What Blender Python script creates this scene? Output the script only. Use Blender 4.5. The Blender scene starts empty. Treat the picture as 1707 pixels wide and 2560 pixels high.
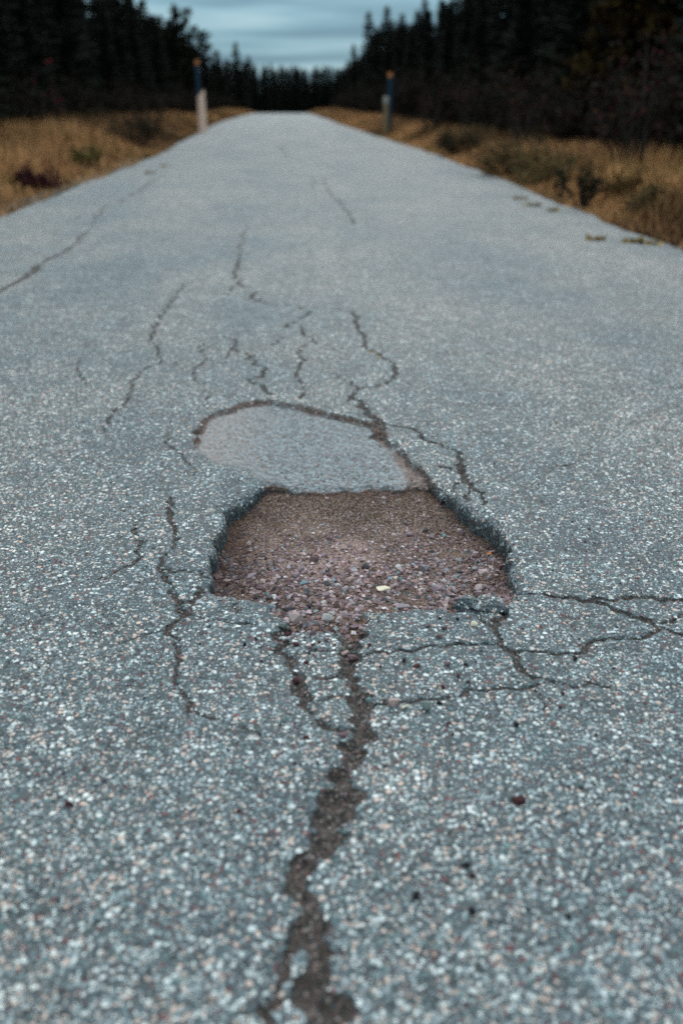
import bpy, bmesh, math, random
import numpy as np
from mathutils import Vector, Matrix

random.seed(7)
rng = np.random.default_rng(11)
scene = bpy.context.scene
COL = scene.collection

# ------------------------------------------------------------------ camera
TH = math.radians(22.5)          # pitch below the horizon
PS = math.radians(2.31)          # yaw to the right of the road axis
CAM = np.array([0.0, 0.0, 1.0])  # crouching eye height
FPX = 35.0 / 36.0 * 2560.0       # focal length in photograph pixels
cd = bpy.data.cameras.new('camera')
cam = bpy.data.objects.new('camera', cd); COL.objects.link(cam)
cam.location = CAM
cam.rotation_euler = (math.pi / 2 - TH, 0, -PS)
cd.sensor_fit = 'VERTICAL'; cd.sensor_height = 36.0; cd.lens = 35.0
cd.clip_start = 0.05; cd.clip_end = 3000
cd.dof.use_dof = True
cd.dof.focus_distance = 2.30
cd.dof.aperture_fstop = 1.95
cd.dof.aperture_blades = 9
scene.camera = cam

# ------------------------------------------------------------------ render / exposure
scene.render.engine = 'CYCLES'
scene.cycles.use_denoising = False
scene.cycles.max_bounces = 4
scene.cycles.diffuse_bounces = 2
scene.cycles.glossy_bounces = 2
scene.cycles.transparent_max_bounces = 4
scene.view_settings.view_transform = 'Standard'
scene.view_settings.look = 'None'
scene.view_settings.exposure = 0.0
scene.view_settings.gamma = 1.0
scene.view_settings.use_curve_mapping = False

# ------------------------------------------------------------------ world: overcast sky
SUN_EL, SUN_AZ = math.radians(40), math.radians(8)   # azimuth clockwise from +Y
w = bpy.data.worlds.new('World'); scene.world = w; w.use_nodes = True
nt = w.node_tree; nt.nodes.clear()
def N(nt, typ, **kw):
    n = nt.nodes.new(typ)
    for k, v in kw.items():
        if k.startswith('i_'):
            key = k[2:]
            n.inputs[int(key) if key.isdigit() else key.replace('_', ' ')].default_value = v
        else:
            setattr(n, k, v)
    return n
def L(nt, a, b): nt.links.new(a, b)
def math_node(nt, op, a, b=None, c=None, clamp=False):
    n = nt.nodes.new('ShaderNodeMath'); n.operation = op; n.use_clamp = clamp
    for i, v in enumerate((a, b, c)):
        if v is None: continue
        if isinstance(v, (int, float)): n.inputs[i].default_value = v
        else: nt.links.new(v, n.inputs[i])
    return n.outputs[0]
def ramp(nt, fac, stops, interp='LINEAR'):
    n = nt.nodes.new('ShaderNodeValToRGB'); cr = n.color_ramp; cr.interpolation = interp
    while len(cr.elements) < len(stops): cr.elements.new(0.5)
    for e, (p, c) in zip(cr.elements, stops):
        e.position = p; e.color = (c[0], c[1], c[2], 1) if not isinstance(c, (int, float)) else (c, c, c, 1)
    nt.links.new(fac, n.inputs[0]); return n.outputs[0]
def mix(nt, fac, a, b, blend='MIX'):
    n = nt.nodes.new('ShaderNodeMix'); n.data_type = 'RGBA'; n.blend_type = blend
    for s, v in ((n.inputs[0], fac), (n.inputs[6], a), (n.inputs[7], b)):
        if isinstance(v, (int, float)): s.default_value = v
        elif isinstance(v, tuple): s.default_value = (v[0], v[1], v[2], 1)
        else: nt.links.new(v, s)
    return n.outputs[2]
def smooth(nt, v, lo, hi):
    n = nt.nodes.new('ShaderNodeMapRange'); n.interpolation_type = 'SMOOTHSTEP'
    n.inputs[1].default_value = lo; n.inputs[2].default_value = hi
    nt.links.new(v, n.inputs[0]); return n.outputs[0]

tc = N(nt, 'ShaderNodeTexCoord')
sep = N(nt, 'ShaderNodeSeparateXYZ'); L(nt, tc.outputs['Generated'], sep.inputs[0])
zc = math_node(nt, 'MAXIMUM', sep.outputs[2], 0.0)
den = math_node(nt, 'ADD', zc, 0.10)
px_ = math_node(nt, 'DIVIDE', sep.outputs[0], den)
py_ = math_node(nt, 'DIVIDE', sep.outputs[1], den)
cmb = N(nt, 'ShaderNodeCombineXYZ'); L(nt, px_, cmb.inputs[0]); L(nt, py_, cmb.inputs[1])
mp = N(nt, 'ShaderNodeMapping'); mp.inputs['Scale'].default_value = (0.55, 1.0, 1.0)
mp.inputs['Rotation'].default_value = (0, 0, 0.25)
L(nt, cmb.outputs[0], mp.inputs[0])
cn = N(nt, 'ShaderNodeTexNoise', i_Scale=1.15, i_Detail=4.0, i_Roughness=0.5)
L(nt, mp.outputs[0], cn.inputs['Vector'])
# overcast luminance (1 + 2 sin h) / 3, horizon teal-grey, overhead closer to neutral
grad = math_node(nt, 'MULTIPLY_ADD', zc, 2.8, 1.0)
hcol = ramp(nt, zc, [(0.0, (0.40, 0.60, 0.69)), (0.10, (0.38, 0.545, 0.62)), (0.45, (0.72, 0.74, 0.745))])
cl = ramp(nt, cn.outputs[0], [(0.38, (0.29, 0.44, 0.53)), (0.52, (0.55, 0.70, 0.76)), (0.66, (0.95, 0.98, 0.98))])
ccol = mix(nt, 1.0, hcol, cl, 'MULTIPLY')
vs = N(nt, 'ShaderNodeVectorMath', operation='SCALE'); L(nt, ccol, vs.inputs[0]); L(nt, grad, vs.inputs[3])
bgc = N(nt, 'ShaderNodeBackground', i_Strength=1.0); L(nt, vs.outputs[0], bgc.inputs[0])
sky = N(nt, 'ShaderNodeTexSky', sky_type='NISHITA', sun_disc=False)
sky.sun_elevation = SUN_EL; sky.sun_rotation = SUN_AZ
bgs = N(nt, 'ShaderNodeBackground', i_Strength=0.07); L(nt, sky.outputs[0], bgs.inputs[0])
ms = N(nt, 'ShaderNodeMixShader', i_0=0.9); L(nt, bgs.outputs[0], ms.inputs[1]); L(nt, bgc.outputs[0], ms.inputs[2])
wo = N(nt, 'ShaderNodeOutputWorld'); L(nt, ms.outputs[0], wo.inputs[0])

sd = bpy.data.lights.new('sun', 'SUN'); sd.energy = 1.5; sd.angle = math.radians(25); sd.color = (1.0, 0.93, 0.87)
sun = bpy.data.objects.new('sun', sd); COL.objects.link(sun)
sdir = Vector((math.sin(SUN_AZ) * math.cos(SUN_EL), math.cos(SUN_AZ) * math.cos(SUN_EL), math.sin(SUN_EL)))
sun.rotation_euler = sdir.to_track_quat('Z', 'Y').to_euler()

# ------------------------------------------------------------------ pixel <-> ground
FW = np.array([math.sin(PS) * math.cos(TH), math.cos(PS) * math.cos(TH), -math.sin(TH)])
RT = np.array([math.cos(PS), -math.sin(PS), 0.0])
UP = np.cross(RT, FW)
def ray(px, py): return FW + (px - 853.5) / FPX * RT - (py - 1280.0) / FPX * UP
def gp(px, py, z=0.0):
    d = ray(px, py); t = (z - CAM[2]) / d[2]
    p = CAM + t * d; return float(p[0]), float(p[1])
def at_depth(px, py, zc_): return CAM + ray(px, py) * zc_
def ppm(px, py):                       # photograph pixels per metre across, on the road
    d = ray(px, py); t = -CAM[2] / d[2]
    return FPX / t
def pts(seq): return np.array([gp(*p) for p in seq])

# ------------------------------------------------------------------ noise on numpy arrays
_tab = rng.random((256, 256))
def vnoise(x, y, s, seed=0):
    x = np.asarray(x) * s + seed * 17.31; y = np.asarray(y) * s + seed * 7.77
    xi = np.floor(x).astype(int); yi = np.floor(y).astype(int)
    fx = x - xi; fy = y - yi; fx = fx * fx * (3 - 2 * fx); fy = fy * fy * (3 - 2 * fy)
    a = _tab[xi & 255, yi & 255]; b = _tab[(xi + 1) & 255, yi & 255]
    c = _tab[xi & 255, (yi + 1) & 255]; d = _tab[(xi + 1) & 255, (yi + 1) & 255]
    return (a * (1 - fx) + b * fx) * (1 - fy) + (c * (1 - fx) + d * fx) * fy
def fbm(x, y, s, o=3, seed=0):
    r = 0; a = 0.5; t = 0
    for k in range(o):
        r = r + a * vnoise(x, y, s * 2 ** k, seed + k * 3); t += a; a *= 0.5
    return r / t
def sstep(v, a, b):
    t = np.clip((v - a) / (b - a), 0, 1); return t * t * (3 - 2 * t)

# ------------------------------------------------------------------ terrain profile
def zroad(y):                           # gentle crest far ahead
    y = np.asarray(y, float)
    e = np.clip(y - 76.5, 0, None)
    return np.where(y < 140, -0.000316 * e ** 2, -0.000316 * 63.5 ** 2 - (y - 140) * 0.02)
def xroad(y):
    y = np.asarray(y, float)
    return np.interp(y, [20, 48, 95, 160, 1000], [0, -0.95, -1.5, -2.2, -8.0])
HW = 2.76
def hws(y): return np.interp(y, [58, 95, 150], [1.0, 0.78, 0.72])
def zland(x, y):
    x = np.asarray(x, float); y = np.asarray(y, float)
    s = np.abs(x - xroad(y)) - HW * hws(y)
    left = (x < xroad(y))
    rise = np.where(left, 0.16 * sstep(s, 0.2, 5), 0.05 * sstep(s, 0.2, 3) - 0.25 * sstep(s, 2.2, 5))
    return zroad(y) - 0.035 + rise + 0.05 * (fbm(x, y, 0.6, 3, 5) - 0.5) * sstep(s, 0.1, 1.0) - 0.25 * sstep(-s, 0.15, 0.5)

# ------------------------------------------------------------------ mesh helpers
def mesh_obj(name, verts, faces, mats, parent=None, smooth_=False, mesh=None):
    if mesh is None:
        mesh = bpy.data.meshes.new(name)
        verts = np.asarray(verts, np.float32)
        mesh.vertices.add(len(verts)); mesh.vertices.foreach_set('co', verts.ravel())
        if isinstance(faces, np.ndarray):
            n, k = faces.shape
            mesh.loops.add(n * k); mesh.loops.foreach_set('vertex_index', faces.astype(np.int32).ravel())
            mesh.polygons.add(n)
            mesh.polygons.foreach_set('loop_start', np.arange(0, n * k, k, dtype=np.int32))
        else:
            ls = np.concatenate([[0], np.cumsum([len(f) for f in faces])[:-1]]).astype(np.int32)
            lv = np.concatenate([np.asarray(f) for f in faces]).astype(np.int32)
            mesh.loops.add(len(lv)); mesh.loops.foreach_set('vertex_index', lv)
            mesh.polygons.add(len(faces)); mesh.polygons.foreach_set('loop_start', ls)
        mesh.update(calc_edges=True)
        mesh.polygons.foreach_set('use_smooth', np.full(len(mesh.polygons), smooth_, dtype=bool))
        for m in (mats if isinstance(mats, (list, tuple)) else [mats]): mesh.materials.append(m)
    o = bpy.data.objects.new(name, mesh); COL.objects.link(o)
    if parent is not None: o.parent = parent
    return o
def attr_f(mesh, name, vals):
    a = mesh.attributes.new(name, 'FLOAT', 'POINT'); a.data.foreach_set('value', np.asarray(vals, np.float32).ravel())
def attr_c(mesh, name, cols):
    a = mesh.attributes.new(name, 'FLOAT_COLOR', 'POINT')
    cols = np.asarray(cols, np.float32)
    a.data.foreach_set('color', np.hstack([cols, np.ones((len(cols), 1), np.float32)]).ravel())
def tag(o, label=None, cat=None, group=None, kind=None):
    if label: o['label'] = label
    if cat: o['category'] = cat
    if group: o['group'] = group
    if kind: o['kind'] = kind
    return o
def empty(name, loc, rz=0.0):
    o = bpy.data.objects.new(name, None); COL.objects.link(o)
    o.location = loc; o.rotation_euler = (0, 0, rz); o.empty_display_size = 0.1
    return o
def copy_tree(o, parent=None):
    c = o.copy(); COL.objects.link(c); c.parent = parent
    for ch in list(o.children): copy_tree(ch, c)
    return c
def grid_faces(nx, ny):
    i = np.arange(nx - 1); j = np.arange(ny - 1)
    a = (j[:, None] * nx + i[None, :]).ravel()
    return np.stack([a, a + 1, a + nx + 1, a + nx], 1)
def tube(path, radii, sides=6, cap=True):
    path = np.asarray(path, float); V = []; F = []
    for k, p in enumerate(path):
        t = path[min(k + 1, len(path) - 1)] - path[max(k - 1, 0)]; t = t / (np.linalg.norm(t) + 1e-9)
        a = np.cross(t, [0.31, 0.91, 0.27]); a /= np.linalg.norm(a) + 1e-9; b = np.cross(t, a)
        for s in range(sides):
            g = 2 * math.pi * s / sides
            V.append(p + radii[k] * (math.cos(g) * a + math.sin(g) * b))
    for k in range(len(path) - 1):
        for s in range(sides):
            s2 = (s + 1) % sides
            F.append((k * sides + s, k * sides + s2, (k + 1) * sides + s2, (k + 1) * sides + s))
    if cap:
        F.append(tuple(range(sides))[::-1]); F.append(tuple(range((len(path) - 1) * sides, len(path) * sides)))
    return V, F
class MB:
    def __init__(s): s.v = []; s.f = []; s.c = []
    def add(s, V, F, col=None):
        o = len(s.v); s.v.extend([tuple(p) for p in V]); s.f.extend([tuple(i + o for i in f) for f in F])
        if col is not None: s.c.extend([col] * len(V))
        return s
    def build(s, name, mat, parent=None, smooth_=False):
        o = mesh_obj(name, np.array(s.v), s.f, mat, parent, smooth_)
        if s.c: attr_c(o.data, 'tint', np.array(s.c))
        return o

# ------------------------------------------------------------------ materials
def new_mat(name, rough=0.8, spec=0.3):
    m = bpy.data.materials.new(name); m.use_nodes = True; nt = m.node_tree
    b = nt.nodes['Principled BSDF']; b.inputs['Roughness'].default_value = rough
    b.inputs['Specular IOR Level'].default_value = spec
    return m, nt, b
def obj_coord(nt): return N(nt, 'ShaderNodeTexCoord').outputs['Object']
def attr_node(nt, name): return N(nt, 'ShaderNodeAttribute', attribute_name=name)
def tint_mat(name, rough=0.85, spec=0.25, var=0.25, scale=200.0, bump=0.0, objrand=False):
    m, nt, b = new_mat(name, rough, spec)
    c = obj_coord(nt)
    n = N(nt, 'ShaderNodeTexNoise', i_Scale=scale, i_Detail=3.0); L(nt, c, n.inputs['Vector'])
    v = ramp(nt, n.outputs[0], [(0.3, 1 - var), (0.7, 1 + var)])
    col = attr_node(nt, 'tint').outputs['Color']
    if objrand:
        col = N(nt, 'ShaderNodeObjectInfo').outputs['Color']
    out = mix(nt, 1.0, col, v, 'MULTIPLY')
    L(nt, out, b.inputs['Base Color'])
    if bump:
        bp = N(nt, 'ShaderNodeBump', i_Strength=0.5, i_Distance=bump); L(nt, n.outputs[0], bp.inputs['Height'])
        L(nt, bp.outputs[0], b.inputs['Normal'])
    return m

PAL = [(0.00, (0.022, 0.032, 0.038)), (0.15, (0.125, 0.155, 0.168)), (0.36, (0.31, 0.345, 0.35)),
       (0.60, (0.70, 0.69, 0.655)), (0.76, (0.58, 0.42, 0.35)), (0.87, (0.15, 0.052, 0.052)), (0.93, (0.11, 0.18, 0.175))]
def pal_pick(r):
    c = PAL[0][1]
    for p, q in PAL:
        if r >= p: c = q
    return c

def asphalt_material():
    m, nt, b = new_mat('asphalt', 0.64, 0.4)
    b.inputs['Sheen Weight'].default_value = 0.06; b.inputs['Sheen Roughness'].default_value = 0.5; b.inputs['Sheen Tint'].default_value = (1.0, 0.96, 0.93, 1)
    c = obj_coord(nt)
    # slightly warp the coordinates so cells look crushed
    wn = N(nt, 'ShaderNodeTexNoise', i_Scale=90.0, i_Detail=1.0); L(nt, c, wn.inputs['Vector'])
    wv = N(nt, 'ShaderNodeVectorMath', operation='MULTIPLY_ADD')
    L(nt, wn.outputs['Color'], wv.inputs[0]); wv.inputs[1].default_value = (0.006, 0.006, 0.006); L(nt, c, wv.inputs[2])
    def chips(scale, rlo, rhi, soft):
        v = N(nt, 'ShaderNodeTexVoronoi', i_Scale=scale); L(nt, wv.outputs[0], v.inputs['Vector'])
        s = N(nt, 'ShaderNodeSeparateColor'); L(nt, v.outputs['Color'], s.inputs[0])
        r = math_node(nt, 'MULTIPLY_ADD', s.outputs[1], rhi - rlo, rlo)
        d = math_node(nt, 'SUBTRACT', r, v.outputs['Distance'])
        k = math_node(nt, 'DIVIDE', d, soft, clamp=True)
        return ramp(nt, s.outputs[0], PAL, 'CONSTANT'), k, s.outputs[2]
    c1, k1, r1 = chips(100.0, 0.16, 0.70, 0.13)
    c2, k2, r2 = chips(205.0, 0.24, 0.70, 0.16)
    fn = N(nt, 'ShaderNodeTexNoise', i_Scale=420.0, i_Detail=2.0); L(nt, c, fn.inputs['Vector'])
    binder = ramp(nt, fn.outputs[0], [(0.3, (0.012, 0.018, 0.021)), (0.7, (0.105, 0.125, 0.132))])
    col = mix(nt, math_node(nt, 'MULTIPLY', k2, 0.9), binder, c2)
    col = mix(nt, k1, col, c1)
    # large scale mottling
    g1 = N(nt, 'ShaderNodeTexNoise', i_Scale=1.1, i_Detail=4.0, i_Roughness=0.6); L(nt, c, g1.inputs['Vector'])
    g2 = N(nt, 'ShaderNodeTexNoise', i_Scale=9.0, i_Detail=3.0); L(nt, c, g2.inputs['Vector'])
    col = mix(nt, 1.0, col, ramp(nt, g1.outputs[0], [(0.3, (0.70, 0.79, 0.84)), (0.5, (0.98, 0.97, 0.96)), (0.68, (1.22, 1.12, 1.08))]), 'MULTIPLY')
    col = mix(nt, 1.0, col, ramp(nt, g2.outputs[0], [(0.3, 0.68), (0.5, 0.92), (0.7, 1.12)]), 'MULTIPLY')
    # long faint tracks and patches along the road
    mp3 = N(nt, 'ShaderNodeMapping'); mp3.inputs['Scale'].default_value = (1.0, 0.22, 1.0); L(nt, c, mp3.inputs[0])
    g3 = N(nt, 'ShaderNodeTexNoise', i_Scale=1.0, i_Detail=5.0, i_Roughness=0.62); L(nt, mp3.outputs[0], g3.inputs['Vector'])
    col = mix(nt, 1.0, col, ramp(nt, g3.outputs[0], [(0.34, (0.66, 0.76, 0.82)), (0.5, (0.95, 0.95, 0.95)), (0.66, (1.14, 1.07, 1.04))]), 'MULTIPLY')
    # worn-through older layer, fine and bluish, with pale dust
    fo = N(nt, 'ShaderNodeTexVoronoi', i_Scale=150.0); L(nt, wv.outputs[0], fo.inputs['Vector'])
    fs = N(nt, 'ShaderNodeSeparateColor'); L(nt, fo.outputs['Color'], fs.inputs[0])
    oldc = ramp(nt, fs.outputs[0], [(0.0, (0.012, 0.016, 0.018)), (0.18, (0.06, 0.076, 0.084)), (0.42, (0.125, 0.15, 0.165)), (0.70, (0.215, 0.245, 0.26)), (0.88, (0.15, 0.085, 0.066)), (0.94, (0.03, 0.036, 0.04))], 'CONSTANT')
    dst = attr_node(nt, 'dust').outputs['Fac']
    fn2 = N(nt, 'ShaderNodeTexNoise', i_Scale=60.0, i_Detail=4.0); L(nt, c, fn2.inputs['Vector'])
    dk = math_node(nt, 'MULTIPLY', dst, smooth(nt, fn2.outputs[0], 0.3, 0.62))
    oldc = mix(nt, math_node(nt, 'MULTIPLY', dk, 0.6), oldc, (0.29, 0.215, 0.185))
    old = attr_node(nt, 'old').outputs['Fac']
    on = math_node(nt, 'MULTIPLY_ADD', fn2.outputs[0], 0.9, -0.45)
    okk = smooth(nt, math_node(nt, 'ADD', old, on), 0.38, 0.62)
    col = mix(nt, okk, col, oldc)
    # dirt caught in cracks and along the rims
    cr = attr_node(nt, 'crack').outputs['Fac']       # (half width - distance) in millimetres
    n3 = N(nt, 'ShaderNodeTexNoise', i_Scale=130.0, i_Detail=3.0, i_Roughness=0.7); L(nt, c, n3.inputs['Vector'])
    n4 = N(nt, 'ShaderNodeTexNoise', i_Scale=14.0, i_Detail=2.0); L(nt, c, n4.inputs['Vector'])
    cw = math_node(nt, 'MULTIPLY_ADD', n3.outputs[0], 13.0, -6.9)
    cw = math_node(nt, 'ADD', cw, math_node(nt, 'MULTIPLY_ADD', n4.outputs[0], 5.0, -2.5))
    ck = smooth(nt, math_node(nt, 'ADD', cr, cw), -1.0, 1.2)
    dv = N(nt, 'ShaderNodeTexVoronoi', i_Scale=230.0); L(nt, wv.outputs[0], dv.inputs['Vector'])
    ds = N(nt, 'ShaderNodeSeparateColor'); L(nt, dv.outputs['Color'], ds.inputs[0])
    dcol = ramp(nt, ds.outputs[0], [(0.0, (0.015, 0.011, 0.009)), (0.34, (0.045, 0.028, 0.021)), (0.66, (0.078, 0.050, 0.038)), (0.87, (0.135, 0.086, 0.074)), (0.96, (0.24, 0.20, 0.18))], 'CONSTANT')
    col = mix(nt, math_node(nt, 'MULTIPLY', ck, 0.92), col, dcol)
    di = attr_node(nt, 'dirt').outputs['Fac']
    dk2 = smooth(nt, math_node(nt, 'ADD', di, math_node(nt, 'MULTIPLY_ADD', n3.outputs[0], 1.0, -0.5)), 0.42, 0.6)
    col = mix(nt, dk2, col, mix(nt, 1.0, dcol, (1.45, 1.25, 1.2), 'MULTIPLY'))
    bk = attr_node(nt, 'broken').outputs['Fac']  # broken faces: dark bitumen, with the shade of the walls painted in
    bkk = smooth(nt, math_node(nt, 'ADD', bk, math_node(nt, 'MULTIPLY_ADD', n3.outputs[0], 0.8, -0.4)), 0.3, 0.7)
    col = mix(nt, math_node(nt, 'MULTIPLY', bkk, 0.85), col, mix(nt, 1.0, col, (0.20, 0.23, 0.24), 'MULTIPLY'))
    L(nt, col, b.inputs['Base Color'])
    hgt = math_node(nt, 'MAXIMUM', math_node(nt, 'MULTIPLY', k1, 1.0), math_node(nt, 'MULTIPLY', k2, 0.6))
    hgt = math_node(nt, 'ADD', hgt, math_node(nt, 'MULTIPLY', fn.outputs[0], 0.35))
    hgt = math_node(nt, 'MULTIPLY', hgt, math_node(nt, 'MULTIPLY_ADD', okk, -0.7, 1.0))
    hgt = math_node(nt, 'SUBTRACT', hgt, math_node(nt, 'MULTIPLY', ck, 1.2))
    bp = N(nt, 'ShaderNodeBump', i_Strength=0.9, i_Distance=0.004); L(nt, hgt, bp.inputs['Height'])
    L(nt, bp.outputs[0], b.inputs['Normal'])
    L(nt, math_node(nt, 'MULTIPLY_ADD', ck, 0.3, 0.64), b.inputs['Roughness'])
    return m

def dirt_material():
    m, nt, b = new_mat('pothole_dirt', 0.92, 0.2)
    c = obj_coord(nt)
    v = N(nt, 'ShaderNodeTexVoronoi', i_Scale=300.0); L(nt, c, v.inputs['Vector'])
    s = N(nt, 'ShaderNodeSeparateColor'); L(nt, v.outputs['Color'], s.inputs[0])
    g = ramp(nt, s.outputs[0], [(0.0, (0.035, 0.021, 0.015)), (0.25, (0.10, 0.060, 0.041)), (0.62, (0.18, 0.115, 0.084)), (0.85, (0.31, 0.22, 0.185)), (0.95, (0.42, 0.36, 0.34))], 'CONSTANT')
    n = N(nt, 'ShaderNodeTexNoise', i_Scale=7.0, i_Detail=4.0); L(nt, c, n.inputs['Vector'])
    pale = attr_node(nt, 'dust').outputs['Fac']
    pk = math_node(nt, 'MULTIPLY', pale, smooth(nt, n.outputs[0], 0.25, 0.7))
    g = mix(nt, math_node(nt, 'MULTIPLY', pk, 0.6), g, (0.46, 0.33, 0.28))
    dm = attr_node(nt, 'damp_shade').outputs['Fac']  # shade by the walls painted into the dirt, plus damp soil at left
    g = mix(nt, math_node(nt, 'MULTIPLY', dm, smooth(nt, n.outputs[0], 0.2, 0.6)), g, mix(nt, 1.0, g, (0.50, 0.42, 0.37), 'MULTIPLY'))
    g = mix(nt, 1.0, g, ramp(nt, n.outputs[0], [(0.3, (0.75, 0.72, 0.70)), (0.7, (1.2, 1.15, 1.15))]), 'MULTIPLY')
    L(nt, g, b.inputs['Base Color'])
    f = N(nt, 'ShaderNodeTexNoise', i_Scale=260.0, i_Detail=4.0); L(nt, c, f.inputs['Vector'])
    h = math_node(nt, 'ADD', f.outputs[0], math_node(nt, 'MULTIPLY', v.outputs['Distance'], -0.8))
    bp = N(nt, 'ShaderNodeBump', i_Strength=0.9, i_Distance=0.004); L(nt, h, bp.inputs['Height'])
    L(nt, bp.outputs[0], b.inputs['Normal'])
    return m

def soil_material():
    m, nt, b = new_mat('verge_soil', 0.95, 0.1)
    c = obj_coord(nt)
    n = N(nt, 'ShaderNodeTexNoise', i_Scale=2.2, i_Detail=6.0, i_Roughness=0.65); L(nt, c, n.inputs['Vector'])
    n2 = N(nt, 'ShaderNodeTexNoise', i_Scale=40.0, i_Detail=4.0); L(nt, c, n2.inputs['Vector'])
    a = ramp(nt, n.outputs[0], [(0.32, (0.022, 0.024, 0.012)), (0.5, (0.075, 0.046, 0.022)), (0.68, (0.12, 0.075, 0.036))])
    a = mix(nt, 1.0, a, ramp(nt, n2.outputs[0], [(0.3, 0.6), (0.7, 1.3)]), 'MULTIPLY')
    L(nt, a, b.inputs['Base Color'])
    bp = N(nt, 'ShaderNodeBump', i_Strength=0.8, i_Distance=0.05); L(nt, n2.outputs[0], bp.inputs['Height']); L(nt, bp.outputs[0], b.inputs['Normal'])
    return m
def bark_material(name, ca, cb, sc=(6, 6, 1.2)):
    m, nt, b = new_mat(name, 0.9, 0.15)
    c = obj_coord(nt); mp = N(nt, 'ShaderNodeMapping'); mp.inputs['Scale'].default_value = sc; L(nt, c, mp.inputs[0])
    n = N(nt, 'ShaderNodeTexNoise', i_Scale=5.0, i_Detail=5.0, i_Roughness=0.65); L(nt, mp.outputs[0], n.inputs['Vector'])
    L(nt, ramp(nt, n.outputs[0], [(0.35, ca), (0.65, cb)]), b.inputs['Base Color'])
    bp = N(nt, 'ShaderNodeBump', i_Strength=0.6, i_Distance=0.01); L(nt, n.outputs[0], bp.inputs['Height']); L(nt, bp.outputs[0], b.inputs['Normal'])
    return m
def plain_material(name, col, rough=0.6, spec=0.3, scale=20.0, var=0.15):
    m, nt, b = new_mat(name, rough, spec)
    c = obj_coord(nt); n = N(nt, 'ShaderNodeTexNoise', i_Scale=scale, i_Detail=4.0); L(nt, c, n.inputs['Vector'])
    v = ramp(nt, n.outputs[0], [(0.3, 1 - var), (0.7, 1 + var)])
    L(nt, mix(nt, 1.0, col, v, 'MULTIPLY'), b.inputs['Base Color'])
    return m

M_ASPH = asphalt_material(); M_DIRT = dirt_material(); M_SOIL = soil_material()
M_CHIP = tint_mat('aggregate_chip', 0.7, 0.35, 0.2, 300.0)
M_GRAV = tint_mat('loose_gravel', 0.9, 0.2, 0.25, 400.0)
M_STONE = tint_mat('stone', 0.85, 0.25, 0.3, 120.0, bump=0.004, objrand=True)
M_GRASS = tint_mat('dry_grass', 0.9, 0.1, 0.2, 3.0)
M_LEAF = tint_mat('foliage', 0.9, 0.04, 0.3, 2.0)
M_BARK = bark_material('bark', (0.012, 0.010, 0.008), (0.04, 0.032, 0.026))
M_SNAG = bark_material('grey_bark', (0.02, 0.02, 0.02), (0.055, 0.055, 0.053))
M_WOODW = bark_material('weathered_wood', (0.62, 0.40, 0.30), (0.80, 0.56, 0.45), (14, 14, 1.0))
M_WOODB = bark_material('brown_wood', (0.15, 0.105, 0.06), (0.25, 0.175, 0.105), (14, 14, 1.0))
M_PALE = plain_material('pale_paint', (0.30, 0.27, 0.25), 0.7)
M_BLUE = plain_material('dark_blue_paint', (0.008, 0.030, 0.055), 0.6, 0.2)
M_ORNG = plain_material('orange_band', (0.42, 0.155, 0.05), 0.6)

# ------------------------------------------------------------------ the cracks, traced on the road plane
CR = []   # (list of (px, py, width px))
def crk(w_, *p):
    CR.append([(a[0], a[1], (a[2] if len(a) > 2 else w_)) for a in p])
MAIN = [(871, 1560, 70), (871, 1590, 58), (864, 1633, 40), (887, 1698, 36), (909, 1764, 46), (904, 1829, 46), (887, 1894, 50), (860, 1971, 60), (827, 2047, 66),
        (806, 2101, 66), (762, 2145, 60), (746, 2188, 58), (762, 2243, 54), (778, 2297, 62), (784, 2352, 66), (800, 2428, 76), (806, 2504, 84), (806, 2561, 90), (800, 2700, 90), (830, 2900, 80), (820, 3300, 80)]
crk(50, *MAIN)
crk(34, (770, 2330), (735, 2352), (715, 2430), (697, 2500), (680, 2561), (660, 2700), (640, 2900))
crk(22, (760, 1540, 40), (720, 1570, 34), (691, 1598, 28), (711, 1633, 26), (730, 1668, 26), (746, 1703, 34), (752, 1732, 30), (768, 1773), (790, 1799, 18), (813, 1818, 15), (840, 1826, 12), (890, 1822, 10))
crk(12, (711, 1633), (770, 1632), (820, 1625), (864, 1633))
crk(10, (750, 1700), (790, 1695), (840, 1690), (880, 1704))
crk(9, (768, 1773), (820, 1745), (900, 1740))
crk(14, (1289, 1474), (1361, 1483), (1406, 1492), (1478, 1497), (1564, 1492), (1703, 1495), (1900, 1500), (2300, 1490))
crk(14, (1478, 1500), (1532, 1519), (1582, 1538), (1631, 1556), (1667, 1571), (1703, 1585), (1800, 1610), (2000, 1640))
crk(10, (1850, 1500), (1703, 1531), (1663, 1553), (1627, 1580), (1600, 1596), (1541, 1596), (1487, 1598, 14), (1464, 1616, 16), (1460, 1630, 12), (1433, 1632), (1388, 1634), (1343, 1628), (1307, 1625), (1271, 1623))
crk(14, (1266, 1513, 22), (1257, 1544, 20), (1234, 1567), (1248, 1589), (1248, 1607), (1266, 1623), (1289, 1653), (1302, 1671, 26), (1334, 1693), (1374, 1700), (1415, 1709, 11), (1455, 1713, 11), (1500, 1713, 9), (1532, 1718, 6))
crk(14, (1200, 1540), (1234, 1567))
crk(11, (1347, 1707), (1325, 1716), (1271, 1718), (1234, 1720), (1194, 1722), (1162, 1738, 14), (1122, 1740), (1059, 1747), (1027, 1756), (940, 1761), (905, 1770))
crk(9, (1243, 1607), (1189, 1610), (1126, 1611), (1086, 1612), (1050, 1619), (1001, 1623), (969, 1633), (918, 1636), (880, 1636))
crk(6, (1334, 1720), (1352, 1747), (1360, 1790))
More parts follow.
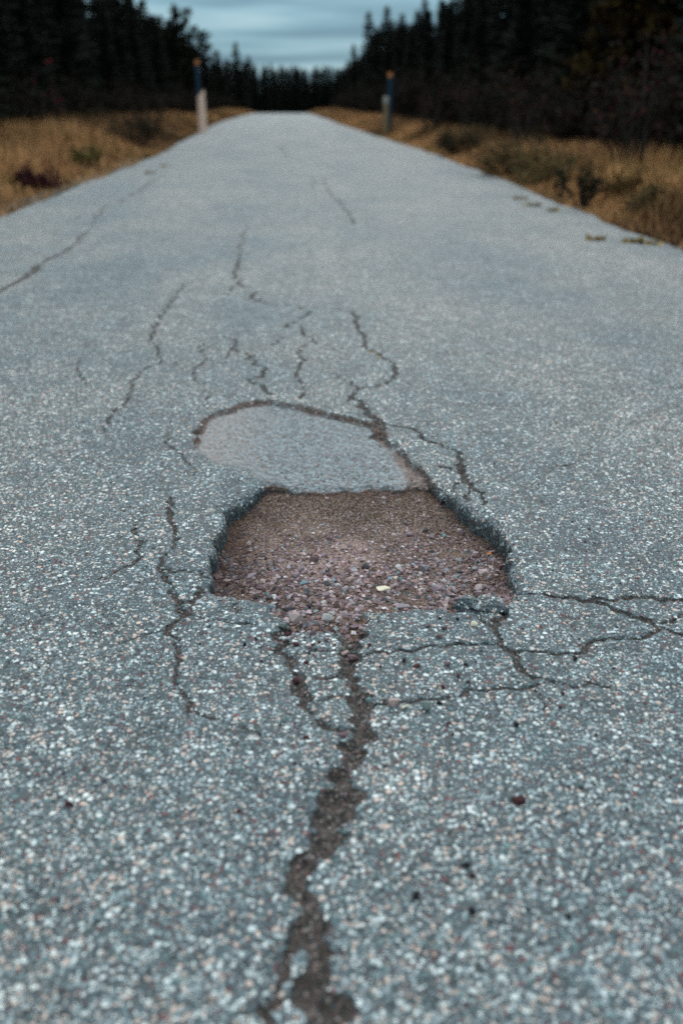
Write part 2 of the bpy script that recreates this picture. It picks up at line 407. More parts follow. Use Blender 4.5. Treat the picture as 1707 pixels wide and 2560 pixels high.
crk(12, (427, 1245, 9), (421, 1271), (424, 1300, 15), (437, 1322), (443, 1348, 16), (431, 1370), (405, 1395), (398, 1418), (420, 1458, 13), (438, 1494), (465, 1532, 17), (438, 1556, 14), (420, 1574), (434, 1592, 14), (443, 1619, 15), (452, 1650, 14), (438, 1672), (438, 1704), (456, 1730, 14), (474, 1762, 14), (496, 1784), (528, 1795), (568, 1804, 9), (621, 1822, 7), (653, 1846, 5))
crk(13, (500, 1470), (483, 1512), (465, 1532))
crk(8, (320, 1290, 5), (345, 1338), (348, 1364, 11), (341, 1379, 11), (354, 1392), (335, 1412), (290, 1432, 6), (235, 1452, 4))
crk(8, (400, 1425), (425, 1433), (479, 1433), (526, 1440))
crk(7, (420, 1576), (367, 1587), (300, 1610, 4))
crk(7, (465, 1540), (523, 1547), (590, 1558), (640, 1560))
crk(6, (595, 1500), (592, 1534))
crk(11, (674, 986, 18), (665, 972, 15), (638, 959), (620, 950), (656, 941), (665, 923), (643, 912), (629, 892), (616, 879, 8), (594, 879, 8), (585, 856, 9), (598, 838, 5))
crk(6, (616, 879), (660, 893))
crk(5, (558, 834), (585, 850)); crk(5, (564, 895), (583, 856))
crk(6, (637, 842), (681, 838), (703, 830)); crk(6, (681, 861), (703, 840)); crk(5, (703, 861), (741, 876))
crk(8, (750, 997), (763, 977), (754, 959), (741, 941), (750, 919), (757, 896), (741, 883), (759, 865), (795, 856), (772, 838), (754, 829), (750, 812, 6))
crk(8, (712, 818), (732, 805), (754, 792), (777, 780), (750, 767))
crk(4, (795, 856), (850, 872), (908, 868))
crk(9, (571, 738), (576, 722), (594, 707), (588, 680, 8), (599, 642, 6), (610, 588, 5), (620, 563, 4))
crk(9, (594, 707, 6), (616, 718, 6), (647, 729, 7), (629, 738, 10), (643, 751, 11), (665, 758, 8), (705, 763, 6), (750, 765, 6), (804, 767, 6), (844, 774, 6), (879, 780, 8), (897, 794, 10), (888, 807, 11), (906, 829), (913, 852), (908, 865), (924, 879), (946, 888), (973, 901), (993, 919), (982, 941), (964, 959), (938, 968), (897, 971), (888, 986, 12), (879, 997, 11), (857, 1008, 6))
crk(7, (892, 971), (879, 954), (857, 948), (839, 934), (825, 925, 4))
crk(18, (890, 1000, 10), (911, 1021), (924, 1039), (946, 1053, 22), (950, 1085, 22))
crk(9, (946, 1053), (1000, 1066), (1045, 1079, 12), (1056, 1097, 12), (1089, 1108), (1134, 1124), (1147, 1130, 14), (1146, 1159, 16), (1161, 1185, 18), (1177, 1207, 16), (1206, 1239, 12), (1209, 1256, 12))
crk(9, (1100, 1165), (1125, 1168), (1150, 1180)); crk(10, (1128, 1222), (1140, 1205), (1158, 1190)); crk(8, (1165, 1250), (1172, 1228), (1180, 1212))
crk(5, (841, 433), (806, 448), (818, 471), (833, 490), (868, 529), (887, 560))
crk(3, (780, 445), (790, 470)); crk(4, (713, 360), (718, 376), (714, 395))
crk(3, (887, 556), (933, 556), (990, 557), (1067, 565), (1200, 578), (1406, 595), (1496, 597), (1586, 602), (1640, 606), (1707, 612))
crk(14, (-150, 800), (0, 724), (57, 694, 18), (88, 671, 24), (122, 644, 15), (165, 625, 14), (191, 610, 12), (210, 587, 11), (226, 564, 7), (249, 533, 8), (260, 514, 7), (306, 499, 8), (337, 480, 8), (364, 464, 6), (420, 425, 4))
crk(4, (264, 590), (306, 562)); crk(4, (20, 650), (50, 625), (96, 583), (191, 545), (240, 500)); crk(3, (120, 640), (150, 590))
crk(7, (470, 700, 4), (457, 714, 5), (425, 758), (392, 807), (376, 845, 8), (398, 872), (403, 905, 5))
crk(7, (403, 905, 4), (376, 913), (349, 927), (332, 965), (316, 1003), (289, 1030), (267, 1052), (262, 1080, 4))
crk(5, (403, 905), (479, 902), (507, 910, 7), (545, 905), (594, 902))
crk(5, (507, 856), (507, 910), (479, 921), (490, 949), (512, 959), (523, 992), (517, 1019))
crk(5, (196, 900), (199, 938), (223, 959), (240, 976))
crk(4, (-60, 866), (0, 870), (93, 875), (125, 883), (196, 890))
crk(4, (316, 1022), (381, 1033), (430, 1038), (452, 1030), (517, 1017), (545, 1025))
crk(4, (430, 1038), (425, 1063), (424, 1086), (421, 1115), (437, 1124), (456, 1137), (472, 1160), (482, 1191))
crk(4, (1500, 940), (1620, 965)); crk(4, (1380, 1165), (1450, 1158))

# broken surface: worn old layer and the dirt hole (outlines on the road surface)
OLD = pts([(551, 1027), (600, 1009), (654, 1001), (721, 1005), (776, 1020), (824, 1035), (885, 1044), (933, 1058), (962, 1088), (1000, 1116), (1035, 1150), (1062, 1185), (1090, 1205), (1060, 1225),
           (900, 1235), (740, 1232), (672, 1212), (630, 1196), (600, 1172), (539, 1160), (500, 1148), (480, 1124), (484, 1081), (506, 1048)])
HOLE = pts([(655, 1216), (676, 1207), (739, 1211), (824, 1208), (897, 1213), (933, 1205), (1006, 1205), (1042, 1196), (1079, 1199), (1109, 1222), (1142, 1246), (1169, 1265), (1206, 1287), (1232, 1311),
            (1268, 1336), (1277, 1360), (1271, 1396), (1268, 1432), (1284, 1458), (1300, 1474), (1262, 1500), (1215, 1492), (1160, 1500), (1150, 1520), (1115, 1524), (1036, 1511), (969, 1518), (918, 1517), (906, 1545), (893, 1575), (850, 1575), (800, 1562), (740, 1572),
            (712, 1560), (694, 1520), (685, 1500), (642, 1493), (551, 1481), (524, 1463), (531, 1426), (527, 1384), (536, 1330), (551, 1305), (582, 1265), (630, 1236)])
def poly_sd(X, Y, P):
    best = np.full(X.shape, 1e9); ins = np.zeros(X.shape, bool)
    n = len(P)
    for i in range(n):
        a = P[i]; b = P[(i + 1) % n]; e = b - a
        t = np.clip(((X - a[0]) * e[0] + (Y - a[1]) * e[1]) / (e @ e), 0, 1)
        best = np.minimum(best, np.hypot(X - a[0] - t * e[0], Y - a[1] - t * e[1]))
        c = (a[1] > Y) != (b[1] > Y)
        xi = a[0] + (Y - a[1]) / (e[1] if abs(e[1]) > 1e-9 else 1e-9) * e[0]
        ins ^= c & (X < xi)
    return np.where(ins, best, -best)
rag = lambda X, Y: 0.034 * (fbm(X, Y, 22, 2, 2) - 0.5) + 0.004 * (vnoise(X, Y, 90, 9) - 0.5)
def sd_hole(X, Y): return poly_sd(X, Y, HOLE) + rag(X, Y)
def sd_old(X, Y): return poly_sd(X, Y, OLD) + rag(Y, X) * 1.2

YN, YF = 1.86, 2.64
def zbed(X, Y):
    s = (np.asarray(Y) - YN) / (YF - YN)
    z = np.interp(s, [-0.3, -0.1, -0.02, 0.12, 0.3, 0.5, 0.75, 0.95, 1.05], [-0.026, -0.020, -0.012, -0.022, -0.040, -0.054, -0.050, -0.032, -0.028])
    z = z - 0.008 * sstep(np.abs(np.asarray(X) - 0.06), 0.15, 0.33) * sstep(s, 0.05, 0.3)
    z = z + 0.012 * (fbm(X, Y, 9, 3, 21) - 0.5) + 0.004 * (fbm(X, Y, 70, 2, 23) - 0.5)
    return z

# jagged polylines -> segments in metres
SEG = []
jr = random.Random(3)
for line in CR:
    P = [(*gp(a, b), w_ / ppm(a, b) / 2) for a, b, w_ in line]
    for (x0, y0, w0), (x1, y1, w1) in zip(P[:-1], P[1:]):
        Ld = math.hypot(x1 - x0, y1 - y0); n = max(1, int(Ld / max(0.014, 0.006 * (y0 + y1) / 2)))
        nx, ny = -(y1 - y0) / (Ld + 1e-9), (x1 - x0) / (Ld + 1e-9)
        prev = (x0, y0, w0)
        for k in range(1, n + 1):
            t = k / n; j = jr.gauss(0, max(0.0058, 0.0022 * (y0 + y1) / 2) + 0.14 * (w0 + w1) / 2) * (k < n)
            wk = (w0 + (w1 - w0) * t) * jr.choice([0.45, 0.7, 0.9, 1.0, 1.15, 1.35])
            q = (x0 + (x1 - x0) * t + nx * j, y0 + (y1 - y0) * t + ny * j, wk)
            SEG.append((prev, q)); prev = q

# ------------------------------------------------------------------ road surface
def growth(start, stop, d0, g, dmax=1e9):
    r = [start]; d = d0
    while r[-1] < stop:
        r.append(r[-1] + d); d = min(d * g, dmax)
    r[-1] = stop; return r
xs_r = growth(1.0, 2.95, 0.0045, 1.02, 0.02)
xs_l = [-v + 0.0 for v in growth(0.9, 2.95, 0.0045, 1.02, 0.02)]
xs = np.array(sorted(set(list(np.arange(-0.9, 1.0, 0.0042)) + xs_r + xs_l)))
ys = np.array([-10, -6, -3.5, -2, -1.2, -0.6, -0.2, 0.1, 0.3, 0.45] + list(np.arange(0.55, 1.6, 0.005)) + list(np.arange(1.6, 2.8, 0.0045)) + growth(2.8, 150, 0.0048, 1.0115, 3.0))
NX, NY = len(xs), len(ys)
XX, YY = np.meshgrid(xs, ys)
crack = np.full(XX.shape, -60.0); chw = np.zeros(XX.shape)
for (x0, y0, w0), (x1, y1, w1) in SEG:
    pad = 0.06
    i0, i1 = np.searchsorted(xs, min(x0, x1) - pad), np.searchsorted(xs, max(x0, x1) + pad)
    j0, j1 = np.searchsorted(ys, min(y0, y1) - pad), np.searchsorted(ys, max(y0, y1) + pad)
    if i1 <= i0 or j1 <= j0: continue
    gx = XX[j0:j1, i0:i1]; gy = YY[j0:j1, i0:i1]
    ex, ey = x1 - x0, y1 - y0
    t = np.clip(((gx - x0) * ex + (gy - y0) * ey) / (ex * ex + ey * ey + 1e-12), 0, 1)
    d = np.hypot(gx - x0 - t * ex, gy - y0 - t * ey)
    hwt = w0 + (w1 - w0) * t; cv = (hwt - d) * 1000; cur = crack[j0:j1, i0:i1]
    chw[j0:j1, i0:i1] = np.where(cv > cur, hwt * 1000, chw[j0:j1, i0:i1]); crack[j0:j1, i0:i1] = np.maximum(cur, cv)
crack += (YY < 4) * np.clip(chw, 0, 24) * (1.1 * (fbm(XX, YY, 38, 3, 91) - 0.5) + 0.35 * (fbm(XX, YY, 9, 2, 93) - 0.5))
# holes
jA, jB = np.searchsorted(ys, 1.5), np.searchsorted(ys, 3.7)
SDH = np.full(XX.shape, -1.0); SDO = np.full(XX.shape, -1.0)
SDH[jA:jB] = sd_hole(XX[jA:jB], YY[jA:jB]); SDO[jA:jB] = sd_old(XX[jA:jB], YY[jA:jB])
cxo, cyo = gp(600, 1190)
soft = sstep(-((XX - gp(640, 1150)[0]) * 0.6 + (YY - gp(640, 1150)[1]) * 0.8), -0.05, 0.12)   # worn, sloping side
ew = 0.016 + 0.10 * soft
oldm = sstep(SDO, -ew * 0.3, ew)
ZZ = 0.006 * (fbm(XX, YY, 1.3, 3, 40) - 0.5) * 2 + 0.0022 * (fbm(XX, YY, 35, 2, 41) - 0.5)
ZZ += 0.012 * (1 - (XX / HW) ** 2) - 0.012                       # camber
ZZ -= 0.019 * oldm
cdep = np.clip((crack + 3.0) / 6.0, 0, 1) * (0.004 + 0.0007 * np.clip(crack, 0, 22))
ZZ -= cdep * (SDH < 0)
lip = sstep(SDH, -0.040, 0.0) ** 2 * (0.004 + 0.012 * fbm(XX, YY, 14, 2, 71))
ZZ -= lip
ZZ -= 0.17 * sstep(SDH, -0.003, 0.013)
# settle the fragment between the two right hand rim cracks a little
edge = HW + 0.10 * (fbm(XX * 0 + np.sign(XX) * 5, YY, 0.9, 3, 60) - 0.5) * 2 + 0.05 * (vnoise(XX * 0 + np.sign(XX) * 3, YY, 5, 61) - 0.5)
eo = np.abs(XX) - edge
ZZ -= 0.16 * sstep(eo, 0.0, 0.06)
ZW = ZZ + zroad(YY)
verts = np.stack([XX * hws(YY) + xroad(YY), YY, ZW], -1).reshape(-1, 3)
faces = grid_faces(NX, NY)
fs_ = SDH.ravel()[faces].min(1)
faces = faces[fs_ < 0.03]
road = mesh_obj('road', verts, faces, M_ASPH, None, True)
attr_f(road.data, 'crack', crack)
attr_f(road.data, 'old', oldm)
rside = sstep(XX, gp(930, 1080)[0], gp(1010, 1130)[0])
dustp = sstep(-(XX - gp(600, 1080)[0]), -0.16, 0.10)
attr_f(road.data, 'dust', np.clip(0.12 + 0.9 * dustp + 0.5 * rside, 0, 1))
rim = np.exp(-((SDO - 0.006 - 0.018 * rside) / (0.017 + 0.022 * rside)) ** 2) * (1 - 0.75 * soft) + 0.9 * np.exp(-((SDH + 0.002) / 0.010) ** 2) * (SDH < 0.02) * (SDO > 0.0)
rim *= (SDH < 0.06) * (0.35 + 1.3 * fbm(XX, YY, 16, 3, 95))
rim += 0.85 * (crack > -45) * np.exp(-np.clip(-crack, 0, 60) / 9.0) * 0.35
attr_f(road.data, 'dirt', np.clip(rim, 0, 1.0) * 0.72)
attr_f(road.data, 'broken', sstep(SDH, -0.006, 0.004))  # hole walls, darkened for bitumen and painted shade
road['kind'] = 'structure'

def road_z(x, y):            # height of the road top at a point (nearest grid vertex)
    i = int(np.clip(np.searchsorted(xs, x - float(xroad(y))), 1, NX - 1)); j = int(np.clip(np.searchsorted(ys, y), 1, NY - 1))
    return float(ZW[j, i])

# ------------------------------------------------------------------ dirt bed under the hole
bx = np.arange(-0.42, 0.60, 0.006); by = np.arange(1.66, 2.80, 0.006)
BX, BY = np.meshgrid(bx, by)
BS = sd_hole(BX, BY)
BZ = zbed(BX, BY)
bf = grid_faces(len(bx), len(by)); bf = bf[BS.ravel()[bf].max(1) > -0.012]
used = np.unique(bf); remap = -np.ones(BX.size, int); remap[used] = np.arange(len(used))
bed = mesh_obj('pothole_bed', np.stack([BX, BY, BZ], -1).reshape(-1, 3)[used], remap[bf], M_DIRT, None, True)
s_ = ((BY - YN) / (YF - YN)).ravel()[used]; xc_ = BX.ravel()[used]
attr_f(bed.data, 'dust', np.clip(np.exp(-((s_ - 0.5) / 0.22) ** 2 - ((xc_ - 0.06) / 0.2) ** 2) + np.exp(-((s_ - 0.12) / 0.09) ** 2 - ((xc_ - 0.21) / 0.07) ** 2), 0, 1))
attr_f(bed.data, 'damp_shade', np.clip(np.exp(-np.clip(BS.ravel()[used], 0, 1) / 0.05) * (s_ > 0.1) + 0.8 * np.exp(-((xc_ + 0.2) / 0.1) ** 2 - ((s_ - 0.5) / 0.3) ** 2), 0, 1))  # painted shade along the walls, plus the wet dirt on the left
bed['kind'] = 'structure'

# ------------------------------------------------------------------ ground sheet
gx = np.array(sorted(set([round(v, 3) for v in list(np.arange(-12, 12.01, 0.3))] + [-600, -300, -150, -80, -50, -35, -25, -18, -15, 15, 18, 25, 35, 50, 80, 150, 300, 600])))
gy = np.array([-60, -30, -18] + list(np.arange(-12, 45, 0.4)) + list(np.arange(45, 160, 2.0)) + [180, 230, 300, 450, 700, 1000])
GX, GY = np.meshgrid(gx, gy)
GXw = GX * np.where(np.abs(GX) < 12.1, hws(GY), 1.0) + xroad(GY)
GZ = zland(GXw, GY)
ground = mesh_obj('ground', np.stack([GXw, GY, GZ], -1).reshape(-1, 3), grid_faces(len(gx), len(gy)), M_SOIL, None, True)
ground['kind'] = 'structure'

# ------------------------------------------------------------------ chips standing proud of the asphalt
OCT = np.array([[1, 0, 0], [0, 1, 0], [-1, 0, 0], [0, -1, 0], [0, 0, 1], [0, 0, -0.6]], float)
OCTF = np.array([[0, 1, 4], [1, 2, 4], [2, 3, 4], [3, 0, 4], [1, 0, 5], [2, 1, 5], [3, 2, 5], [0, 3, 5]])
def bits(P, R, cols, name, mat, parent=None, flat=(0.45, 0.9), full=True):
    n = len(P); r = rng
    a = r.random(n) * 2 * math.pi
    sx = R * (0.8 + 0.5 * r.random(n)); sy = R * (0.6 + 0.4 * r.random(n)); sz = R * (flat[0] + (flat[1] - flat[0]) * r.random(n))
    V = OCT[None] * (1 + 0.5 * (r.random((n, 6, 3)) - 0.5)) + 0.25 * (r.random((n, 6, 3)) - 0.5)
    V = V * np.stack([sx, sy, sz], -1)[:, None, :]
    tx = (r.random(n) - 0.5) * 0.8
    y = V[..., 1] * np.cos(tx)[:, None] - V[..., 2] * np.sin(tx)[:, None]; z = V[..., 1] * np.sin(tx)[:, None] + V[..., 2] * np.cos(tx)[:, None]
    x = V[..., 0]
    X = x * np.cos(a)[:, None] - y * np.sin(a)[:, None]; Y = x * np.sin(a)[:, None] + y * np.cos(a)[:, None]
    V = np.stack([X, Y, z], -1) + P[:, None, :]
    tf = OCTF if full else OCTF[:4]
    F = (tf[None] + (np.arange(n) * 6)[:, None, None]).reshape(-1, 3)
    o = mesh_obj(name, V.reshape(-1, 3), F, mat, parent, False)
    attr_c(o.data, 'tint', np.repeat(np.asarray(cols), 6, 0))
    return o
def grid_lookup(A, x, y):
    i = np.clip(np.searchsorted(xs, x), 1, NX - 1); j = np.clip(np.searchsorted(ys, y), 1, NY - 1); return A[j, i]
n = 90000
cy = 0.62 + 3.4 * rng.random(n) ** 1.25
cx = (rng.random(n) - 0.5) * 2 * (0.32 + 0.36 * cy) + 0.04 * cy
ok = (grid_lookup(crack, cx, cy) < -2) & (grid_lookup(SDH, cx, cy) < -0.004) & (grid_lookup(oldm, cx, cy) < 0.35) & (rng.random(n) < 1.1 - 0.22 * cy)
cx, cy = cx[ok], cy[ok]; n = len(cx)
R = 0.0022 + 0.0036 * rng.random(n) ** 1.8
P = np.stack([cx, cy, grid_lookup(ZW, cx, cy) - 0.15 * R], -1)
rr = rng.random(n)
cols = np.array([pal_pick(0.10 + 0.90 * v) for v in rr]) * (0.8 + 0.4 * rng.random((n, 1)))
agg = bits(P, R, cols, 'aggregate', M_CHIP, road, full=False)
agg['kind'] = 'stuff'

# ------------------------------------------------------------------ fine gravel in the hole, cracks and rims
GC = [(0.21, 0.15, 0.155), (0.13, 0.085, 0.082), (0.30, 0.24, 0.24), (0.19, 0.125, 0.105), (0.07, 0.046, 0.04), (0.40, 0.36, 0.35), (0.15, 0.20, 0.205), (0.085, 0.10, 0.105), (0.23, 0.165, 0.155)]
def gcol(n, dark=1.0):
    k = rng.choice(len(GC), n, p=[0.2, 0.17, 0.14, 0.15, 0.12, 0.06, 0.04, 0.05, 0.07])
    return np.array(GC)[k] * np.array([1.4, 1.27, 1.29]) * (0.65 + 0.7 * rng.random((n, 1))) * dark
n = 34000
px = -0.40 + 0.98 * rng.random(n); py = 1.70 + 0.98 * rng.random(n)
s = (py - YN) / (YF - YN); sdh = sd_hole(px, py)
dens = np.clip(1.0 - 0.55 * sstep(s, 0.45, 0.9), 0, 1) * (0.55 + 0.45 * fbm(px, py, 10, 2, 77))
dens *= 1 - 0.75 * np.exp(-((s - 0.12) / 0.09) ** 2 - ((px - 0.21) / 0.06) ** 2)
ok = (sdh > 0.0) & (rng.random(n) < dens)
px, py, s = px[ok], py[ok], s[ok]; n = len(px)
R = 0.0015 + 0.0068 * rng.random(n) ** 2.6 * np.clip(1.25 - s, 0.25, 1.2)
P = np.stack([px, py, zbed(px, py) + 0.25 * R], -1)
soil_shade = np.clip(1.0 - 0.62 * np.clip(np.exp(-sd_hole(px, py) / 0.055) * sstep(s, 0.08, 0.3) + 0.9 * np.exp(-((px + 0.2) / 0.12) ** 2 - ((s - 0.45) / 0.3) ** 2), 0, 1), 0.3, 1)[:, None]   # painted shade near the walls, plus soil-coated stones on the left
g1 = bits(P, R, gcol(n) * soil_shade * (0.9 + 0.35 * np.exp(-((s - 0.5) / 0.25) ** 2 - ((px - 0.07) / 0.2) ** 2))[:, None], 'gravel', M_GRAV); g1['kind'] = 'stuff'
tag(g1, 'fine purplish brown gravel and grit covering the pothole floor', 'gravel')
# crumbs in the wide cracks and along the worn rim
n = 40000
px = -0.75 + 2.1 * rng.random(n); py = 0.6 + 2.9 * rng.random(n)
ck = grid_lookup(crack, px, py); so = grid_lookup(SDO, px, py); sh = grid_lookup(SDH, px, py); sf = grid_lookup(soft, px, py)
ok = ((ck > 1.0) | ((so > -0.008) & (so < 0.022) & (rng.random(n) < 0.6) & (sf < 0.8)) | ((so > 0.03) & (rng.random(n) < 0.05)) | ((ck > -25) & (rng.random(n) < 0.03) & (py < 1.9))) & (sh < 0)
px, py = px[ok], py[ok]; n = len(px)
R = 0.0014 + 0.0032 * rng.random(n) ** 2.2
P = np.stack([px, py, grid_lookup(ZW, px, py) + 0.2 * R], -1)
g2 = bits(P, R, gcol(n, 0.72), 'crack_grit', M_GRAV); g2['kind'] = 'stuff'
tag(g2, 'dark brown grit lying in the cracks and along the worn rim', 'grit')

# ------------------------------------------------------------------ loose stones, one by one
def rock_mesh(seed, npt=16, flat=0.6, name='stone', mat=None, rough=0.0):
    r = random.Random(seed); bm = bmesh.new()
    for _ in range(npt):
        v = Vector((r.gauss(0, 1), r.gauss(0, 1), r.gauss(0, 1))).normalized() * r.uniform(0.82, 1.0)
        bm.verts.new((v.x, v.y * r.uniform(0.72, 0.8), v.z * flat))
    bmesh.ops.convex_hull(bm, input=bm.verts)
    loose = [v for v in bm.verts if not v.link_faces]
    bmesh.ops.delete(bm, geom=loose, context='VERTS')
    bmesh.ops.bevel(bm, geom=list(bm.edges), offset=0.07, segments=1, affect='EDGES', clamp_overlap=True) if npt <= 14 else None
    me = bpy.data.meshes.new(name); bm.to_mesh(me); bm.free(); me.materials.append(mat or M_STONE)
    zs = [v.co.z for v in me.vertices]; mn = min(zs)
    for v in me.vertices: v.co.z -= mn
    return me
ROCKS = [rock_mesh(100 + k, 10 + k % 5, 0.45 + 0.07 * (k % 5)) for k in range(12)]
def stone(x, y, z, r, col, label, group=None, mesh=None, rz=None, sink=0.18, name='stone', tilt=0.2):
    me = mesh or random.choice(ROCKS)
    o = bpy.data.objects.new(name, me); COL.objects.link(o)
    o.scale = (r, r, r); o.location = (x, y, z - sink * r * 0.7)
    o.rotation_euler = (random.uniform(-tilt, tilt), random.uniform(-tilt, tilt), rz if rz is not None else random.uniform(0, 6.28))
    k = random.uniform(0.88, 1.12)
    o.color = (col[0] * k, col[1] * k, col[2] * k, 1)
    tag(o, label, 'stone', group); return o
PUR, MAR, DRK, PNK, CRM, TEA, GRY, WHT, GRN = ((0.165, 0.098, 0.105), (0.058, 0.02, 0.022), (0.012, 0.012, 0.014), (0.40, 0.275, 0.25), (0.74, 0.62, 0.47), (0.17, 0.255, 0.265), (0.19, 0.18, 0.185), (0.58, 0.56, 0.54), (0.13, 0.155, 0.14))
onroad = [(1041, 1666, 28, MAR), (1117, 1664, 26, PUR), (1162, 1664, 18, DRK), (1144, 1693, 14, MAR), (1169, 1707, 14, MAR), (1108, 1720, 16, MAR), (1122, 1813, 20, MAR), (1131, 1837, 10, MAR),
          (1289, 1815, 20, DRK), (1404, 1738, 17, MAR), (1435, 1648, 18, DRK), (1532, 1673, 14, MAR), (1541, 1569, 10, MAR), (1099, 1547, 14, DRK), (1144, 1549, 14, DRK), (1068, 1567, 20, PUR),
          (1108, 1574, 22, PUR), (1097, 1594, 22, PUR), (1097, 1761, 18, DRK), (817, 1604, 20, PUR), (959, 1636, 20, PNK), (1010, 1652, 18, DRK), (923, 1615, 14, MAR),
          (900, 1572, 16, PUR), (878, 1719, 22, MAR), (742, 1700, 30, MAR), (765, 1847, 20, MAR), (736, 1812, 13, PUR), (685, 1601, 20, PUR), (733, 1572, 22, PUR), (813, 1572, 28, PUR), (841, 1563, 30, PUR),
          (1166, 2171, 32, DRK), (1181, 2194, 24, MAR), (1179, 2287, 30, DRK), (1317, 2281, 22, DRK), (1421, 2299, 22, DRK), (1042, 2244, 32, DRK), (705, 1960, 11, DRK), (600, 2034, 18, MAR), (737, 1909, 14, MAR),
          (175, 2018, 26, MAR), (418, 1565, 9, DRK), (640, 1600, 13, DRK), (612, 1612, 14, DRK), (655, 1655, 12, MAR), (500, 1612, 10, DRK), (905, 1840, 14, PUR), (885, 1870, 16, PUR), (345, 1035, 6, DRK), (173, 1010, 7, DRK),
          (1020, 962, 6, DRK), (1138, 980, 6, DRK), (1235, 1160, 7, DRK), (1519, 930, 7, DRK), (442, 907, 6, DRK), (860, 1990, 15, PUR), (770, 2140, 16, PUR), (1490, 1840, 12, MAR), (1398, 1770, 12, MAR)]
LAB = {id(MAR): 'dark maroon pebble lying loose on the grey asphalt', id(PUR): 'purplish grey gravel stone spilled on the asphalt beside the pothole', id(DRK): 'small black pebble lying loose on the grey asphalt', id(PNK): 'pinkish pebble on the asphalt between the cracks below the pothole'}
for (a, b, d_, c) in onroad:
    x, y = gp(a, b); rr_ = d_ / ppm(a, b) / 2 * 1.1
    cc = c
    stone(x, y, road_z(x, y), rr_, cc, LAB[id(c)], None if c is PNK else {id(MAR): 'maroon pebbles scattered on the asphalt', id(PUR): 'purplish stones spilled on the asphalt', id(DRK): 'black pebbles scattered on the asphalt'}[id(c)], sink=0.1)
special = [(1183, 1565, 22, CRM, 'cream coloured stone on the asphalt below the broken asphalt chunk'), (1065, 1774, 34, GRN, 'greenish grey stone beside the cream stone on the asphalt'), (1014, 1774, 24, CRM, 'cream flat stone lying between the pinkish and greenish stones'),
           (982, 1765, 38, PNK, 'large pinkish grey stone lying right of the main crack'), (1126, 1776, 20, TEA, 'teal grey stone lying beside the greenish grey stone'), (677, 1636, 18, WHT, 'white pebble left of the side crack below the pothole'),
           (880, 1639, 30, PUR, 'largest purple stone lying over the top of the main crack'), (862, 1625, 26, PNK, 'pale pinkish stone resting against the largest purple stone'), (860, 1839, 32, PUR, 'purple stone lying on the left edge of the main crack'),
           (707, 1566, 28, GRN, 'dark teal green stone where the spilled gravel meets the side crack'), (921, 1748, 22, TEA, 'pale teal stone on the top bend of the main crack'), (959, 1729, 14, CRM, 'small peach coloured pebble above the large pinkish stone'),
           (1295, 2010, 38, MAR, 'lone large black maroon pebble on open asphalt right of main crack'), (1604, 1538, 12, PNK, 'small pink pebble lying in the right hand crack'), (1062, 1820, 0, None, '')]
for (a, b, d_, c, lab) in special:
    if not c: continue
    x, y = gp(a, b); stone(x, y, road_z(x, y), d_ / ppm(a, b) / 2 * 1.2, c, lab, sink=0.06)
inhole = [(955, 1473, 46, CRM, 'large cream flat stone on the gravel in the pothole'), (760, 1458, 26, TEA, 'pale teal angular stone on the gravel in the pothole'), (1062, 1410, 34, GRY, 'dark grey rounded stone in the right half of the pothole'),
          (1189, 1367, 20, PUR, 'smooth round purple stone near the right wall of the pothole'), (658, 1448, 22, PNK, 'pale pinkish blocky stone on brown dirt in the pothole'), (684, 1446, 24, PNK, 'pale pinkish flat stone on brown dirt in the pothole'),
          (570, 1441, 22, PNK, 'pale pinkish stone by the left wall of the pothole'), (622, 1341, 20, PNK, 'pinkish angular stone on the dark dirt at the back of the pothole'), (533, 1460, 26, PUR, 'purple stone at the left front corner of the pothole'),
          (1110, 1316, 17, TEA, 'pale teal stone at the back of the pothole'), (1241, 1334, 12, TEA, 'small teal stone under the right wall of the pothole'), (1137, 1423, 20, TEA, 'flat teal green stone right of the dark grey rounded stone'),
          (1215, 1390, 7, WHT, 'tiny white pebble near the right wall of the pothole'), (1002, 1440, 16, TEA, 'teal stone beyond the large cream stone in the pothole'), (990, 1437, 13, CRM, 'small cream stone beside the teal stone in the pothole'),
          (1147, 1372, 24, GRY, 'dark grey stone left of the smooth round purple stone'), (845, 1420, 22, PNK, 'pale pinkish flat stone mid pothole'), (817, 1432, 24, PUR, 'purple wedge shaped stone mid pothole'), (875, 1445, 26, PNK, 'tan pinkish rounded stone left of the large cream stone')]
taken = []
for (a, b, d_, c, lab) in inhole:
    x, y = gp(a, b, -0.03)
    z = float(zbed(x, y)); r_ = d_ / ppm(a, b) / 2 * 1.15
    if c is CRM and d_ > 40:
        o = stone(x, y, z, r_, c, lab, mesh=rock_mesh(501, 12, 0.42), rz=0.1, sink=0.05, tilt=0.08)
    else:
        o = stone(x, y, z, r_, c, lab, sink=0.1, tilt=0.12)
    taken.append((x, y, r_))
cnt = 0; tries = 0
